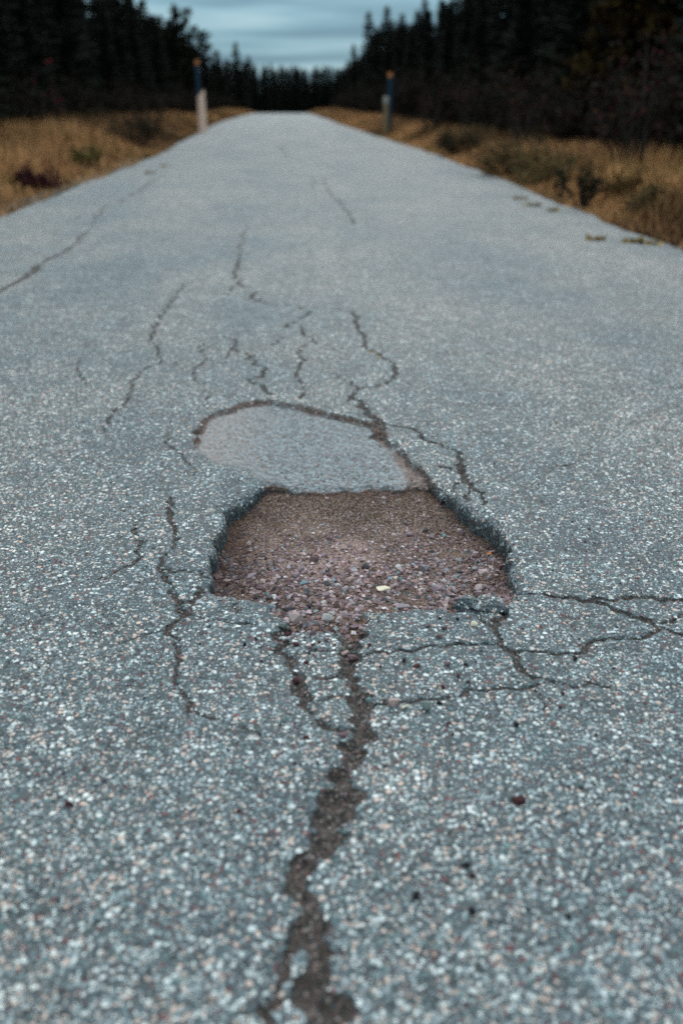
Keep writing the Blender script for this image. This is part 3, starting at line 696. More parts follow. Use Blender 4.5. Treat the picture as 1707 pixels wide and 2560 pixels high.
while cnt < 150 and tries < 20000:
    tries += 1
    s = random.betavariate(1.25, 2.6) * 1.12 - 0.12; y = YN + s * (YF - YN); x = random.uniform(-0.36, 0.5)
    if float(sd_hole(np.array(x), np.array(y))) < 0.012: continue
    if math.hypot((x - 0.21) / 0.07, (s - 0.13) / 0.09) < 1 and random.random() < 0.8: continue
    if x < -0.10 and s > 0.12 and random.random() < 0.8: continue
    if s > 0.55 and random.random() < 0.5: continue
    r_ = 0.0085 + 0.0140 * random.random() ** 1.8 * max(0.3, 1.1 - s)
    if any(math.hypot(x - a, y - b) < (r_ + c) * 0.82 for a, b, c in taken): continue
    taken.append((x, y, r_)); cnt += 1
    c = random.choices([(0.25, 0.18, 0.195), (0.35, 0.275, 0.285), (0.42, 0.31, 0.295), (0.14, 0.085, 0.085), TEA, (0.22, 0.21, 0.215), (0.06, 0.055, 0.06), (0.48, 0.43, 0.41)], [5, 4, 3, 3, 0.5, 2, 1.5, 1])[0]
    stone(x, y, float(zbed(x, y)), r_, c, 'small angular purplish grey gravel stone lying in the pothole', 'gravel stones in the pothole', sink=0.22)

# stones spilled from the front of the hole over the asphalt
cnt = 0
while cnt < 50:
    a = random.gauss(805, 62); b = 1520 + abs(random.gauss(0, 62))
    if not (660 < a < 960): continue
    x, y = gp(a, b)
    if float(sd_hole(np.array(x), np.array(y))) > 0.0: continue
    r_ = 0.003 + 0.008 * random.random() ** 1.8
    if any(math.hypot(x - q, y - w2) < (r_ + c2) * 0.8 for q, w2, c2 in taken): continue
    taken.append((x, y, r_)); cnt += 1
    stone(x, y, road_z(x, y), r_, random.choice([PUR, PUR, (0.17, 0.12, 0.125), MAR]), LAB[id(PUR)], 'purplish stones spilled on the asphalt', sink=0.1)

# broken asphalt lumps
def lump(px_, py_, w_, hgt, seed, label, zoff=0.0, rz=0.0, asp=0.7, onbed=False):
    r = random.Random(seed); bm = bmesh.new()
    bmesh.ops.create_icosphere(bm, subdivisions=4, radius=1.0)
    nz = [Vector((r.gauss(0, 1), r.gauss(0, 1), r.gauss(0, 1))).normalized() for _ in range(16)]
    cut = [r.uniform(0.62, 0.95) for _ in nz]
    for v in bm.verts:
        p = v.co.copy()
        for nn, c in zip(nz, cut):
            e = p.dot(nn) - c
            if e > 0: p -= nn * e
        h = vnoise(p.x + 3 + seed, p.y + p.z * 1.7, 9.0, seed % 7) - 0.5
        v.co = p * (1 + 0.14 * float(h))
    me = bpy.data.meshes.new('asphalt_chunk'); bm.to_mesh(me); bm.free()
    x, y = gp(px_, py_); wm = w_ / ppm(px_, py_) / 2
    co = np.array([v.co for v in me.vertices]); co *= [wm, wm * asp, hgt / 2]; co[:, 2] -= co[:, 2].min()
    me.vertices.foreach_set('co', co.astype(np.float32).ravel())
    me.materials.append(M_ASPH)
    for p in me.polygons: p.use_smooth = False
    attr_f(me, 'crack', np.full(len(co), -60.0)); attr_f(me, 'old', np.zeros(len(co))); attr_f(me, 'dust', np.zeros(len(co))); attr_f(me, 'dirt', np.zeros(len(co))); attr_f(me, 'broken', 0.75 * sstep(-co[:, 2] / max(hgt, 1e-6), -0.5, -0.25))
    o = bpy.data.objects.new('asphalt_chunk', me); COL.objects.link(o)
    z = float(zbed(x, y)) if onbed else road_z(x, y)
    o.location = (x, y, z + zoff); o.rotation_euler = (r.uniform(-.08, .08), r.uniform(-.08, .08), rz)
    tag(o, label, 'asphalt chunk'); return o
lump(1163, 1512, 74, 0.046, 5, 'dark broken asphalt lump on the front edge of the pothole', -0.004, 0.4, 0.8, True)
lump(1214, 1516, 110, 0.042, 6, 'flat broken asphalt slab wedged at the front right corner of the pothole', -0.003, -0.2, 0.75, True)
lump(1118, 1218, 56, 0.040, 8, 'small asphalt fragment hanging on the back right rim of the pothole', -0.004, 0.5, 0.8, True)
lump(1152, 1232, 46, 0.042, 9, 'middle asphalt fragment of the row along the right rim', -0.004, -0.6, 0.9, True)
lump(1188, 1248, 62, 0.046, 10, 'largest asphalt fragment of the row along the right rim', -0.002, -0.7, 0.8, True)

# fallen leaves and a sprout
def leaf_obj(px_, py_, size, col, label, rz, z=None):
    x, y = gp(px_, py_) if z is None else gp(px_, py_, z)
    V = [(-1, 0, 0), (-0.4, 0.42, 0.10), (0.35, 0.36, 0.14), (1, 0, 0.02), (0.35, -0.36, 0.12), (-0.4, -0.42, 0.08), (0, 0, -0.02)]
    F = [(0, 6, 1), (1, 6, 2), (2, 6, 3), (3, 6, 4), (4, 6, 5), (5, 6, 0)]
    o = MB().add(np.array(V) * size, F, col).build('fallen_leaf', M_LEAF)
    o.location = (x, y, (road_z(x, y) if z is None else float(zbed(x, y))) + 0.004); o.rotation_euler = (0.1, 0.05, rz)
    tag(o, label, 'leaf')
leaf_obj(924, 879, 0.016, (0.34, 0.19, 0.06), 'small yellow brown leaf in the crack beyond the pothole', 0.3)
leaf_obj(946, 896, 0.014, (0.40, 0.32, 0.18), 'pale straw coloured leaf beside the yellow brown leaf', -0.4)
leaf_obj(1224, 1360, 0.010, (0.45, 0.17, 0.05), 'orange leaf scrap near the right wall of the pothole', 0.8, -0.03)
sx_, sy_ = gp(552, 1338, -0.03)
mb = MB()
for k in range(4):
    a = k * 1.7 + 0.4; d = np.array([math.cos(a), math.sin(a), 0]); q = np.array([-d[1], d[0], 0])
    mb.add([np.zeros(3) + q * 0.001, np.zeros(3) - q * 0.001, d * 0.006 + [0, 0, 0.012] - q * 0.002, d * 0.006 + [0, 0, 0.012] + q * 0.002, d * 0.011 + [0, 0, 0.017]], [(0, 1, 2, 3), (3, 2, 4)], (0.28, 0.28, 0.03))
o = mb.build('sprout', M_LEAF); o.location = (sx_, sy_, float(zbed(sx_, sy_)) - 0.002)
tag(o, 'tiny yellow green sprout at the left wall of the pothole', 'plant')

# ------------------------------------------------------------------ roadside grass
def grass(name, X, Y, H, cols, label, wid=0.006):
    n = len(X); Z = zland(X, Y) - 0.01
    a = rng.random(n) * 2 * math.pi; lean = (0.15 + 0.45 * rng.random(n)) * H
    b = a + 1.57 + (rng.random(n) - 0.5)
    dx, dy = np.cos(b) * wid * (0.7 + 0.6 * rng.random(n)), np.sin(b) * wid
    lx, ly = np.cos(a) * lean, np.sin(a) * lean
    def pt(ox, oy, f, g): return np.stack([X + ox + lx * g, Y + oy + ly * g, Z + H * f], -1)
    V = np.stack([pt(-dx, -dy, 0, 0), pt(dx, dy, 0, 0), pt(dx * .8, dy * .8, 0.55, 0.35), pt(-dx * .8, -dy * .8, 0.55, 0.35), pt(0 * dx, 0 * dy, 1 - 0.25 * (lean / H) ** 2, 1)], 1)
    base = np.arange(n)[:, None] * 5
    F3 = np.concatenate([base + [[0, 1, 2]], base + [[0, 2, 3]], base + [[3, 2, 4]]], 0)
    o = mesh_obj(name, V.reshape(-1, 3), F3, M_GRASS)
    attr_c(o.data, 'tint', np.repeat(cols, 5, 0)); o['kind'] = 'stuff'
    tag(o, label, 'grass'); return o
def grass_cols(X, Y, seed, dry):
    n = len(X); t = fbm(X, Y, 0.7, 3, seed)[:, None]; r = rng.random((n, 1))
    tan = np.array([0.33, 0.165, 0.072]); brn = np.array([0.15, 0.07, 0.032]); olv = np.array([0.10, 0.065, 0.02]); mar = np.array([0.08, 0.03, 0.022])
    c = np.where(r < 0.6, tan, np.where(r < 0.9, brn, olv))
    c = np.where((t < 0.38) & (r > 0.55), olv, c); c = np.where((t > 0.62) & (r > 0.75), mar, c)
    pt_ = 0.45 + 1.15 * sstep(fbm(X, Y, 0.45, 3, seed + 9), 0.3, 0.68)[:, None]
    return c * (0.6 + 0.8 * rng.random((n, 1))) * dry * pt_
n = 100000
Y = 6.5 + 42 * rng.random(n) ** 1.7
S = 0.02 + 6.0 * rng.random(n) ** 1.15
X = xroad(Y) - HW - S + 0.10 * (fbm(Y * 0, Y, 0.9, 3, 62) - 0.5)
hh = (0.08 + 0.40 * sstep(S, 0.15, 1.6)) * (0.5 + 0.8 * rng.random(n)) * (0.6 + 0.8 * fbm(X, Y, 0.8, 2, 88))
gl = grass('grass', X, Y, hh, grass_cols(X, Y, 31, 1.0), 'tall dry brown grass covering the wide verge left of the road', 0.006)
n = 84000
Y = 5.0 + 48 * rng.random(n) ** 1.7
S = 0.0 + 2.2 * rng.random(n) ** 1.1
X = xroad(Y) + HW + S
hh = (0.07 + 0.30 * sstep(S, 0.1, 1.0)) * (0.5 + 0.8 * rng.random(n)) * (0.6 + 0.8 * fbm(X, Y, 0.8, 2, 89))
gr = grass('grass', X, Y, hh, grass_cols(X, Y, 33, 1.25), 'short tan grass on the narrow verge right of the road', 0.0055)
n = 9000
Y = 48 + 50 * rng.random(n); sd_ = np.where(rng.random(n) < 0.5, -1, 1)
S = 0.0 + 2.5 * rng.random(n)
X = xroad(Y) + sd_ * (HW * hws(Y) + S)
hh = (0.12 + 0.3 * sstep(S, 0.1, 1.0)) * (0.6 + 0.6 * rng.random(n))
gf = grass('grass', X, Y, hh, grass_cols(X, Y, 35, 1.1), 'far dry grass edging the road towards its crest', 0.02)
# low tufts growing through the pavement seams
tuf = [(1293, 496), (1334, 512), (1379, 525), (1490, 597), (1578, 602), (1594, 603), (1628, 606), (375, 432), (410, 415)]
for (a, b) in tuf:
    x, y = gp(a, b); m_ = 26
    Xt = x + rng.normal(0, 0.035, m_); Yt = y + rng.normal(0, 0.03, m_)
    mbv = []; mbf = []; cs = []
    zt = road_z(x, y)
    for k in range(m_):
        h = 0.02 + 0.03 * random.random(); an = random.random() * 6.28; w_ = 0.004
        o_ = len(mbv); ca, sa = math.cos(an), math.sin(an)
        if k == 0: mbv.append((0, 0, 0)); cs.append((0.15, 0.1, 0.04)); o_ = 1
        mbv += [(Xt[k] - x, Yt[k] - y, 0.004), (Xt[k] - x + ca * h * .6, Yt[k] - y + sa * h * .6, h)]
        mbf.append((0, o_, o_ + 1)); c = random.choice([(0.42, 0.26, 0.10), (0.26, 0.18, 0.07)]); cs += [c] * 2
    t_ = mesh_obj('grass_tuft', np.array(mbv), mbf, M_GRASS); attr_c(t_.data, 'tint', np.array(cs)); t_.location = (x, y, zt - 0.004)
    tag(t_, 'small yellowish grass tuft growing through the asphalt near the right verge' if a > 800 else 'small olive grass tuft growing through the asphalt near the left verge', 'grass tuft',
        'tufts near the right verge' if a > 800 else 'tufts near the left verge')
# crumbled shoulder
n = 5000
Y = 7 + 13 * rng.random(n); S = rng.normal(0.06, 0.13, n)
X = xroad(Y) - HW - S
P = np.stack([X, Y, np.maximum(zland(X, Y), -0.06) + 0.012], -1)
tc_ = np.array([(0.16, 0.21, 0.21), (0.10, 0.13, 0.135), (0.24, 0.27, 0.27)])[rng.integers(0, 3, n)]
sg = bits(P, 0.006 + 0.014 * rng.random(n) ** 2, tc_, 'shoulder_gravel', M_GRAV); sg['kind'] = 'stuff'
tag(sg, 'teal grey crumbled gravel along the left edge of the road', 'gravel')

# ------------------------------------------------------------------ trees
def spruce(seed, H, Rb, name, label, dens=1.0, tone=(0.011, 0.0125, 0.009), lean=0.0):
    r = np.random.default_rng(seed)
    root = empty(name, (0, 0, 0)); tag(root, label, 'tree')
    zz = np.linspace(0, H * 0.985, 9); bend = 0.02 * H * np.sin(np.linspace(0, 2.2, 9) + seed) * lean
    path = np.stack([bend, 0.3 * bend, zz], -1); rad = np.interp(zz, [0, H], [0.018 * H + 0.02, 0.012])
    V, F = tube(path, rad, 7); MB().add(V, F).build('trunk', M_BARK, root, True)
    tris = []; cols = []
    z = 0.05 * H
    while z < H * 0.99:
        t = z / H; Lm = Rb * (1 - t) ** 0.85 * min(1.0, 0.55 + t * 3) + 0.10
        nb = max(4, int((7 if t < 0.85 else 5) * dens)); a0 = r.random() * 6.28
        for k in range(nb):
            if r.random() < 0.10: continue
            a = a0 + k * 6.283 / nb + r.normal(0, 0.25); Lb = Lm * (0.62 + 0.5 * r.random())
            dx, dy = math.cos(a), math.sin(a); rise = 0.25 if t > 0.8 else -0.05 - 0.3 * (1 - t) * r.random()
            ns = max(4, int(Lb / 0.085))
            bx_ = np.interp(z, zz, bend)
            for q in range(ns):
                u = (q + 0.5) / ns; p = np.array([bx_ + dx * Lb * u, 0.3 * bx_ + dy * Lb * u, z + Lb * (rise * u + 0.18 * u * u * (t < 0.85))])
                wd = (0.13 + 0.30 * (1 - u) * Lb ** 0.5) * (0.7 + 0.6 * r.random())
                for sgn in (-1, 1):
                    sa = a + sgn * (0.7 + 0.5 * r.random()); e = np.array([math.cos(sa), math.sin(sa), -0.25 - 0.35 * r.random()]) * wd
                    w2 = np.array([dx, dy, 0.0]) * (0.06 + 0.05 * r.random()); w2[2] += r.normal(0, 0.03)
                    tris.append([p - w2, p + w2, p + e])
                    if r.random() < 0.6:
                        tris.append([p - w2 * 0.6, p + w2 * 0.6, p + np.array([dx * 0.03, dy * 0.03, -0.14 - 0.16 * r.random()])])
        z += 0.16 + 0.10 * r.random() + 0.02 * H * (1 - t) * 0.5
    for k in range(10):   # leader tip
        a = r.random() * 6.28; p = np.array([bend[-1], 0.3 * bend[-1], H * 0.97 + 0.03 * H * k / 10])
        tris.append([p, p + [0, 0, 0.06], p + [0.12 * math.cos(a), 0.12 * math.sin(a), 0.10]])
    T = np.array(tris); n = len(T)
    c = np.array(tone) * (0.55 + 0.9 * r.random((n, 1)))
    o = mesh_obj('crown', T.reshape(-1, 3), np.arange(n * 3).reshape(-1, 3), M_LEAF, root)
    attr_c(o.data, 'tint', np.repeat(c, 3, 0))
    return root
def pine(seed, H, name, label, tone=(0.013, 0.014, 0.008), reach=1.7, cat='tree'):
    r = np.random.default_rng(seed); root = empty(name, (0, 0, 0)); tag(root, label, cat)
    zz = np.linspace(0, H * 0.95, 8); path = np.stack([0.1 * np.sin(zz), 0.06 * np.cos(zz * 1.3), zz], -1)
    V, F = tube(path, np.interp(zz, [0, H], [0.13, 0.02]), 7); tr = MB().add(V, F)
    tris = []
    nl = 30
    for k in range(nl):
        t = 0.16 + 0.82 * k / nl; z0 = t * H; a = k * 2.4 + r.normal(0, 0.3); Lb = reach * (1 - t) ** 0.55 * (0.55 + 0.7 * r.random()) + 0.2
        d = np.array([math.cos(a), math.sin(a), 0.25 + 0.25 * r.random()])
        p0 = np.array([0.1 * math.sin(z0), 0.06 * math.cos(z0 * 1.3), z0]); mid = p0 + d * Lb * 0.55; end = p0 + d * Lb + [0, 0, 0.22 * Lb]
        V, F = tube([p0, mid, end], [0.03, 0.02, 0.008], 4); tr.add(V, F)
        for q in range(int(10 + 9 * Lb)):
            u = 0.25 + 0.75 * r.random(); c0 = (p0 + (mid - p0) * u / 0.55) if u < 0.55 else mid + (end - mid) * (u - 0.55) / 0.45
            c0 = c0 + r.normal(0, 0.11, 3)
            for _ in range(11):
                e = r.normal(0, 1, 3); e[2] = abs(e[2]) * 0.9; e = e / np.linalg.norm(e) * (0.13 + 0.14 * r.random()); w2 = r.normal(0, 0.045, 3)
                tris.append([c0 - w2, c0 + w2, c0 + e])
    tr.build('trunk', M_BARK, root, True)
    T = np.array(tris); n = len(T)
    o = mesh_obj('crown', T.reshape(-1, 3), np.arange(n * 3).reshape(-1, 3), M_LEAF, root)
    attr_c(o.data, 'tint', np.repeat(np.array(tone) * (0.5 + r.random((n, 1))), 3, 0))
    return root
def shrub(seed, H, R, name, label, cols, nst=12, nl=900, cat='shrub', leaf=0.05, group=None):
    r = np.random.default_rng(seed); root = empty(name, (0, 0, 0)); tag(root, label, cat, group); st = MB(); tris = []; cc = []
    cols = np.array(cols)
    ends = []
    for k in range(nst):
        a = r.random() * 6.28; sp = R * (0.25 + 0.75 * r.random()); h = H * (0.55 + 0.45 * r.random()) * (1 - 0.35 * (sp / R) ** 2)
        p0 = np.array([0.12 * R * math.cos(a), 0.12 * R * math.sin(a), -0.04]); p1 = np.array([sp * .5 * math.cos(a), sp * .5 * math.sin(a), h * .6]) + r.normal(0, 0.05 * R, 3); p2 = np.array([sp * math.cos(a), sp * math.sin(a), h])
        V, F = tube([p0, p1, p2], [0.010 * H + 0.004, 0.007 * H + 0.002, 0.003], 4); st.add(V, F); ends.append((p1, p2))
        for _ in range(4):
            q = p1 + (p2 - p1) * r.random(); e = q + r.normal(0, 0.22 * R, 3) + [0, 0, 0.1 * H]
            V, F = tube([q, e], [0.004, 0.002], 3, False); st.add(V, F); ends.append((q, e))
    for _ in range(nl):
        p1, p2 = ends[r.integers(len(ends))]; c0 = p1 + (p2 - p1) * r.random() + r.normal(0, 0.06 * R, 3)
        c0[2] = max(c0[2], 0.03)
        e = r.normal(0, 1, 3); e /= np.linalg.norm(e); f = np.cross(e, r.normal(0, 1, 3)); f /= np.linalg.norm(f)
        s_ = leaf * (0.6 + 0.8 * r.random())
        tris += [[c0, c0 + e * s_ * .5 + f * s_ * .3, c0 + e * s_], [c0, c0 + e * s_, c0 + e * s_ * .5 - f * s_ * .3]]
        c = cols[r.integers(len(cols))] * (0.6 + 0.8 * r.random()); cc += [c, c]
    st.build('stem', M_BARK, root)
    T = np.array(tris); n = len(T)
    o = mesh_obj('leaves', T.reshape(-1, 3), np.arange(n * 3).reshape(-1, 3), M_LEAF, root)
    attr_c(o.data, 'tint', np.repeat(np.array(cc), 3, 0))
    return root

FOREST_L = 'dark conifer in the dense forest beyond the left grass verge'
FOREST_R = 'dark conifer in the dense forest beyond the right grass verge'
protoS = [spruce(1, 8.0, 1.75, 'spruce_tree', FOREST_L), spruce(2, 7.0, 1.5, 'spruce_tree', FOREST_L, 1.1, lean=1), spruce(3, 9.0, 1.9, 'spruce_tree', FOREST_L), spruce(4, 6.2, 1.25, 'spruce_tree', FOREST_L, 0.9, lean=1)]
protoP = [pine(5, 6.6, 'pine_tree', FOREST_L)]
usedp = set()
def place(proto, x, y, sc, rz, label, group, cat='tree'):
    if id(proto) in usedp: o = copy_tree(proto)
    else: usedp.add(id(proto)); o = proto
    o.location = (x, y, float(zland(x, y)) - 0.05); o.rotation_euler = (0, 0, rz); o.scale = (sc, sc, sc * 1.0)
    o['label'] = label; o['category'] = cat
    if group: o['group'] = group
    elif 'group' in o: del o['group']
    return o
PH = [8.0, 7.0, 9.0, 6.2]
def by_pixel(px_, ptop, X, k, label, group=None, proto=None, hp=None):
    """tree whose trunk stands at lateral X from the road axis and shows at column px_, its top at row ptop"""
    d = ray(px_, 249); t = X / d[0]; y = d[1] * t
    x = X; z = float(zland(x, y))
    # top row -> height
    dt = ray(px_, ptop); tt = math.hypot(x, y) / math.hypot(dt[0], dt[1]); h = CAM[2] + dt[2] * tt - z
    pr = proto or protoS[k]; ph = hp or PH[k]
    return place(pr, x, y, h / ph, random.uniform(0, 6.28), label, group)
# silhouettes one can tell apart against the sky
by_pixel(458, 16, -7.2, 0, 'bushy pine with uneven boughs at the left forest edge against the sky', None, protoP[0], 6.6)
by_pixel(506, 72, -6.6, 0, 'pine beside the bushy pine with boughs reaching over the road', None, protoP[0], 6.6)
by_pixel(548, 122, -6.3, 3, 'low spruce between the reaching pine and the small pointed spruce')
by_pixel(596, 103, -6.6, 1, 'small pointed spruce standing alone above the left end of the far treeline')
by_pixel(625, 138, -6.2, 3, 'short spruce right beside the small pointed spruce')
by_pixel(400, 36, -8.0, 1, 'spruce just left of the bushy pine')
by_pixel(372, -8, -8.4, 3, 'slim spruce rising past the picture behind the bushy pine')
by_pixel(345, -4, -8.2, 0, 'spruce beside the narrow gap of sky in the left forest')
by_pixel(296, -6, -8.6, 3, 'slim spruce right of the small sky notch in the left forest')
by_pixel(919, 26, 6.6, 3, 'slender spruce at the road end of the right forest edge')
by_pixel(963, 12, 6.8, 3, 'sharp pointed spruce second along the right forest edge')
by_pixel(998, 32, 7.4, 1, 'shorter spruce between the sharp pointed spruce and the broad spruce')
by_pixel(1054, -10, 7.0, 0, 'broad cone shaped spruce at the right forest edge against the sky')
by_pixel(1100, -2, 8.2, 3, 'thin topped spruce right of the broad cone shaped spruce')
by_pixel(1152, -8, 8.0, 3, 'thin spruce with twin tops beyond the broad spruce')
by_pixel(884, 108, 5.8, 1, 'bushy low spruce leaning out at the end of the right forest')
by_pixel(868, 150, 5.6, 3, 'lowest spruce where the right forest meets the far treeline')
# forest mass
def forest(side, n_rows, y0, y1, label, group):
    for row in range(n_rows):
        y = y0 + row * 0.7
        while y < y1:
            off = (6.9 if side < 0 else 6.2) + row * 1.9 + random.uniform(-0.5, 0.5)
            x = float(xroad(y)) + side * off
            k = random.choice([0, 1, 2, 2])
            lim = 1.0
            # keep the opening of sky above the road: tops must stay under the silhouette seen in the photograph
            colp = 745 + (x / y) * FPX * 0.985
            if side < 0:
                top = np.interp(colp, [-200, 250, 265, 285, 380, 420, 480, 520, 560, 640], [-400, -200, 10, -60, -20, 30, 50, 105, 138, 160])
            else:
                top = np.interp(colp, [850, 880, 930, 1000, 1060, 1130, 1200, 1500, 2200], [165, 125, 60, 40, 5, -40, -150, -350, -500])
            dt = ray(colp, top); tt = math.hypot(x, y) / math.hypot(dt[0], dt[1]); h = CAM[2] + dt[2] * tt - float(zland(x, y))
            h = min(h * random.uniform(0.86, 1.0), 9.5) if row < 2 else min(h * random.uniform(0.92, 1.04), 13)
            if h > 1.2:
                place(protoS[k], x, y, h / PH[k], random.uniform(0, 6.28), label, group)
            y += random.uniform(1.3, 2.0) * (1 + y / 50)
forest(-1, 4, 17, 118, FOREST_L, 'left forest conifers')
forest(1, 4, 9, 112, FOREST_R, 'right forest conifers')
# far treeline
FAR = 'far spruce in the low treeline closing the road beyond its crest'
for k in range(64):
    colp = 560 + 330 * (k % 32) / 32 + random.uniform(-5, 5); y = 128 + 14 * (k // 32) + random.uniform(-4, 4)
    x = (colp - 745) / FPX * y * 1.01; top = np.interp(colp, [560, 640, 700, 760, 850, 900], [150, 160, 166, 170, 170, 150]) + random.uniform(-6, 9) - (3 if k >= 32 else 0)
    dt = ray(colp, top); tt = math.hypot(x, y) / math.hypot(dt[0], dt[1]); h = CAM[2] + dt[2] * tt - float(zland(x, y))
    kk = random.choice([1, 3, 3]); place(protoS[kk], x, y, h / PH[kk], random.uniform(0, 6.28), FAR, 'far treeline spruces')

# shrubs under the forest edges
UR = 'bare twiggy brown shrub at the foot of the right forest'
UL = 'dark twiggy shrub at the foot of the left forest'
sh1 = shrub(31, 1.9, 1.1, 'shrub', UR, [(0.020, 0.015, 0.012), (0.024, 0.013, 0.011), (0.013, 0.014, 0.009)], 16, 1700, leaf=0.10)
sh2 = shrub(32, 1.5, 1.0, 'shrub', UR, [(0.021, 0.016, 0.010), (0.013, 0.014, 0.009), (0.028, 0.012, 0.011)], 16, 1600, leaf=0.09)
y = 8.0
while y < 100:
    place(random.choice([sh1, sh2]), float(xroad(y)) + 4.75 + random.uniform(-0.15, 0.5) + 0.3 * (y > 40), y, random.uniform(0.75, 1.15), random.uniform(0, 6.28), UR, 'right understory shrubs', 'shrub')
    y += random.uniform(0.9, 1.4) * (1 + y / 45)
y = 16.0
while y < 105:
    place(random.choice([sh1, sh2]), float(xroad(y)) - 6.3 + random.uniform(-0.6, 0.2) + 1.6 * sstep(np.array(y), 30, 55), y, random.uniform(0.55, 0.95), random.uniform(0, 6.28), UL, 'left understory shrubs', 'shrub')
    y += random.uniform(1.0, 1.6) * (1 + y / 45)
def shrub_px(px_, pbase, *a, **k):
    """shrub standing on the land where its base shows at (px_, pbase)"""
    o = shrub(*a, **k); x, y = gp(px_, pbase, 0.0); o.location = (x, y, float(zland(x, y)) - 0.01); return o
shrub_px(1455, 516, 41, 0.50, 0.24, 'bush', 'small dark leafless bush on the right verge by the road', [(0.035, 0.03, 0.018), (0.05, 0.035, 0.016), (0.022, 0.024, 0.014)], 14, 900, 'bush', 0.03)
shrub_px(1395, 492, 42, 0.40, 0.10, 'bush', 'thin dark sapling left of the small dark bush', [(0.03, 0.034, 0.02)], 6, 300, 'bush', 0.03)
shrub_px(1290, 436, 43, 0.52, 0.75, 'bush', 'rounded olive brown bush on the right verge', [(0.14, 0.085, 0.035), (0.17, 0.095, 0.042), (0.08, 0.058, 0.026)], 26, 3200, 'bush', 0.04)
shrub_px(1370, 462, 44, 0.40, 0.55, 'bush', 'low olive bush between the rounded bush and the thin sapling', [(0.15, 0.10, 0.04), (0.11, 0.085, 0.034), (0.18, 0.105, 0.045)], 22, 2400, 'bush', 0.035)
shrub_px(1140, 388, 45, 0.5, 0.6, 'bush', 'dark brown bush behind the tan grass of the right verge', [(0.04, 0.03, 0.018), (0.06, 0.04, 0.02)], 20, 1500, 'bush', 0.05)
shrub_px(1640, 540, 46, 0.34, 0.4, 'bush', 'low olive brown bush growing beyond the orange leaved bush on the right verge', [(0.13, 0.09, 0.036), (0.17, 0.10, 0.045)], 20, 1800, 'bush', 0.03)
shrub_px(1560, 505, 47, 0.36, 0.35, 'bush', 'brown and orange leaved bush right of the small dark bush', [(0.10, 0.06, 0.025), (0.07, 0.05, 0.02), (0.18, 0.08, 0.02)], 18, 1400, 'bush', 0.03)
shrub_px(98, 470, 48, 0.26, 0.36, 'bush', 'low dark red bush in the grass by the left road edge', [(0.055, 0.012, 0.016), (0.03, 0.012, 0.012), (0.09, 0.02, 0.025)], 20, 2400, 'bush', 0.03)
shrub_px(218, 425, 49, 0.42, 0.3, 'weed', 'yellow green weed standing in the left grass', [(0.15, 0.11, 0.03), (0.09, 0.062, 0.026)], 14, 900, 'plant', 0.04)
shrub_px(350, 372, 50, 0.75, 0.9, 'bush', 'dark brown heathy bush in the grass before the left post', [(0.04, 0.028, 0.018), (0.06, 0.035, 0.025), (0.035, 0.03, 0.015)], 24, 2400, 'bush', 0.05)
shrub_px(250, 352, 51, 0.7, 0.9, 'bush', 'olive brown bush at the back of the left grass', [(0.05, 0.042, 0.018), (0.06, 0.035, 0.02)], 24, 2200, 'bush', 0.05)
rb = shrub(52, 1.9, 0.9, 'shrub', 'shrub with bright red autumn leaves before the left forest', [(0.16, 0.012, 0.02), (0.03, 0.012, 0.012), (0.02, 0.016, 0.012)], 7, 110, 'shrub', 0.08)
p = at_depth(125, 250, 24.0); rb.location = (p[0], p[1], float(zland(p[0], p[1])) - 0.02)
for sd_, (a, b, zc_) in enumerate([(1075, 258, 26.0), (1180, 210, 24.0), (1320, 255, 17.0), (1590, 290, 12.0)]):
    rb = shrub(60 + sd_, 1.6 + 0.3 * (sd_ % 2), 0.7, 'shrub', ['shrub with dull red leaves behind the right post', 'tall shrub with rusty leaves before the right forest', 'shrub with a few orange red leaves behind the rounded olive bush', 'dark shrub with scattered red leaves behind the orange leaved bush'][sd_],
               [(0.05, 0.010, 0.010), (0.02, 0.014, 0.010), (0.02, 0.014, 0.010), (0.05, 0.02, 0.01)], 10, 300, 'shrub', 0.06)
    p = at_depth(a, b, zc_); rb.location = (p[0], p[1], float(zland(p[0], p[1])) - 0.02)
# a small autumn tree and a bare grey snag among the conifers
au = pine(77, 4.2, 'birch_tree', 'small tree with sparse yellow autumn leaves in the right forest', (0.035, 0.020, 0.007), 0.8)
p = at_depth(1540, 249, 18.5); au.location = (p[0], p[1], float(zland(p[0], p[1])) - 0.03)
p = at_depth(1104, 249, 36.0); zg = float(zland(p[0], p[1]))
zz = np.linspace(0, 3.1, 6); V, F = tube(np.stack([0.05 * np.sin(zz * 2), 0 * zz, zz], -1), np.linspace(0.075, 0.03, 6), 8)
sn = MB().add(V, F)
for k in range(5):
    a = k * 2.1; z0 = 1.2 + 0.35 * k; V, F = tube([(0, 0, z0), (0.3 * math.cos(a), 0.3 * math.sin(a), z0 + 0.12)], [0.018, 0.006], 5); sn.add(V, F)
o = sn.build('tree_snag', M_SNAG, None, True); o.location = (p[0], p[1], zg - 0.03); tag(o, 'bare grey dead trunk standing before the right forest', 'tree')
# pale boulder on the right verge
x, y = gp(1396, 432); bo = stone(x, y, float(zland(x, y)) + 0.18, 0.13, (0.42, 0.34, 0.32), 'pale pinkish boulder among the bushes of the right verge', mesh=rock_mesh(900, 14, 0.7), name='boulder', sink=2.6)

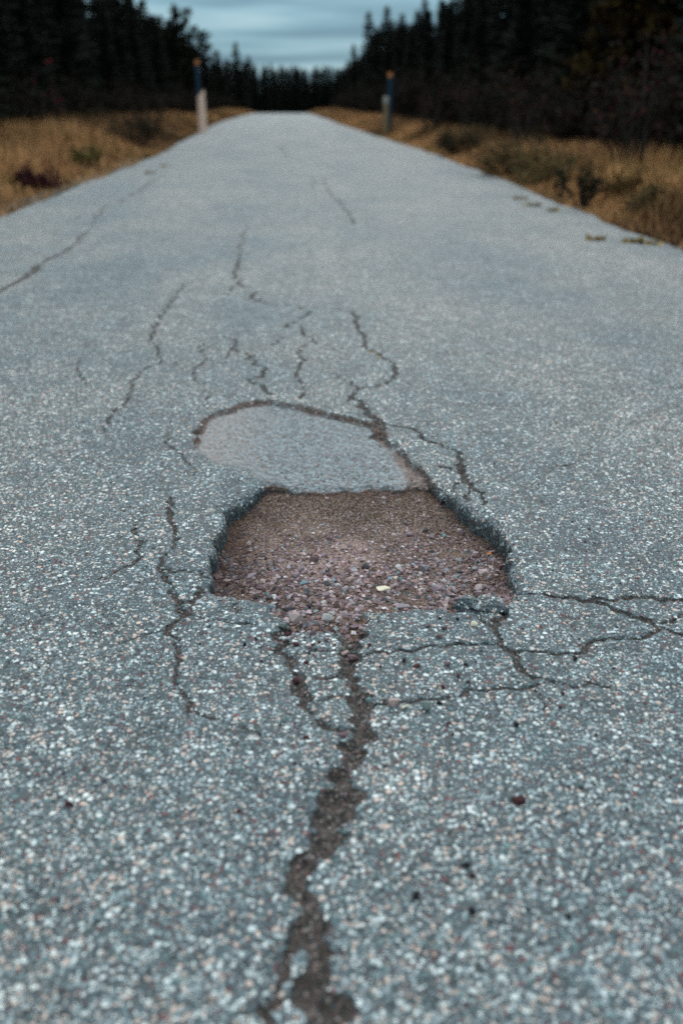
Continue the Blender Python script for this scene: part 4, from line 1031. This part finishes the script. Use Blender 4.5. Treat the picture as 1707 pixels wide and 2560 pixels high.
# ------------------------------------------------------------------ marker posts
def post_left():
    zc_ = 33.0; p = at_depth(506, 312, zc_); x, y = p[0], p[1]; z = float(zland(x, y))
    pt = at_depth(506, 228, zc_); H = pt[2] - z
    root = empty('wooden_post', (x, y, z - 0.1)); tag(root, 'thick weathered pale log post with slanted top left of the road', 'post')
    mb = MB(); ns = 14; rows = [0, 0.25, 0.5, 0.75, 1.0]
    V = []; F = []
    for t in rows:
        rad = 0.145 - 0.025 * t
        for s in range(ns):
            a = 2 * math.pi * s / ns; rr_ = rad * (1 + 0.05 * math.sin(3 * a + 1) + 0.03 * math.sin(5 * a + t * 4))
            zt = (H + 0.1) * t
            if t == 1.0: zt += -0.07 + 1.05 * rad * math.cos(a)   # slanted cut, high on the right
            V.append((rr_ * math.cos(a), rr_ * math.sin(a), zt))
    for k in range(len(rows) - 1):
        for s in range(ns):
            s2 = (s + 1) % ns; F.append((k * ns + s, k * ns + s2, (k + 1) * ns + s2, (k + 1) * ns + s))
    mb.add(V, F); mb.build('shaft', M_WOODW, root)
    mb = MB(); c = [V[(len(rows) - 1) * ns + s] for s in range(ns)]; mb.add(c, [tuple(range(ns))]); mb.build('cut_top', M_WOODW, root)
    return x, y, z
def stake(px_, ptop, zc_, label, hw_=0.06):
    p = at_depth(px_, 300, zc_); x, y = p[0], p[1]; z = float(zland(x, y)); H = at_depth(px_, ptop, zc_)[2] - z
    root = empty('marker_stake', (x, y, z - 0.15)); tag(root, label, 'marker stake')
    def prism(z0, z1, w_, t_):
        bm = bmesh.new(); bmesh.ops.create_cube(bm, size=1.0)
        for v in bm.verts: v.co = Vector((v.co.x * w_, v.co.y * t_, z0 + (v.co.z + 0.5) * (z1 - z0)))
        bmesh.ops.bevel(bm, geom=list(bm.edges), offset=0.012, segments=2, affect='EDGES')
        return bm
    for nm, z0, z1, g, m in (('shaft', 0, H + 0.15 - 0.135, 0, M_BLUE), ('top_band', H + 0.15 - 0.15, H + 0.15, 0.012, M_ORNG)):
        bm = prism(z0, z1, hw_ * 2 + g, 0.05 + g); me = bpy.data.meshes.new(nm); bm.to_mesh(me); bm.free(); me.materials.append(m)
        o = bpy.data.objects.new(nm, me); COL.objects.link(o); o.parent = root
post_left()
stake(500, 152, 33.3, 'dark blue snow marker stake with orange top behind the pale log post', 0.062)
stake(973, 182, 31.4, 'dark blue snow marker stake with orange top beside the thin wooden post', 0.070)
zc_ = 31.0; p = at_depth(963.5, 322, zc_); z = float(zland(p[0], p[1])); H = at_depth(963.5, 241, zc_)[2] - z
root = empty('wooden_post', (p[0], p[1], z - 0.1)); tag(root, 'thin brown wooden post with pale top right of the road', 'post')
V, F = tube([(0, 0, 0), (0.005, 0, 0.5), (0, 0, H + 0.1 - 0.2)], [0.085, 0.08, 0.078], 10); MB().add(V, F).build('shaft', M_WOODB, root)
V, F = tube([(0, 0, H + 0.1 - 0.203), (0, 0, H + 0.1 - 0.03), (0, 0, H + 0.1)], [0.083, 0.08, 0.06], 10); MB().add(V, F).build('painted_top', M_PALE, root)

print('OBJECTS', len(bpy.data.objects), 'tris', sum(len(m.polygons) for m in bpy.data.meshes))
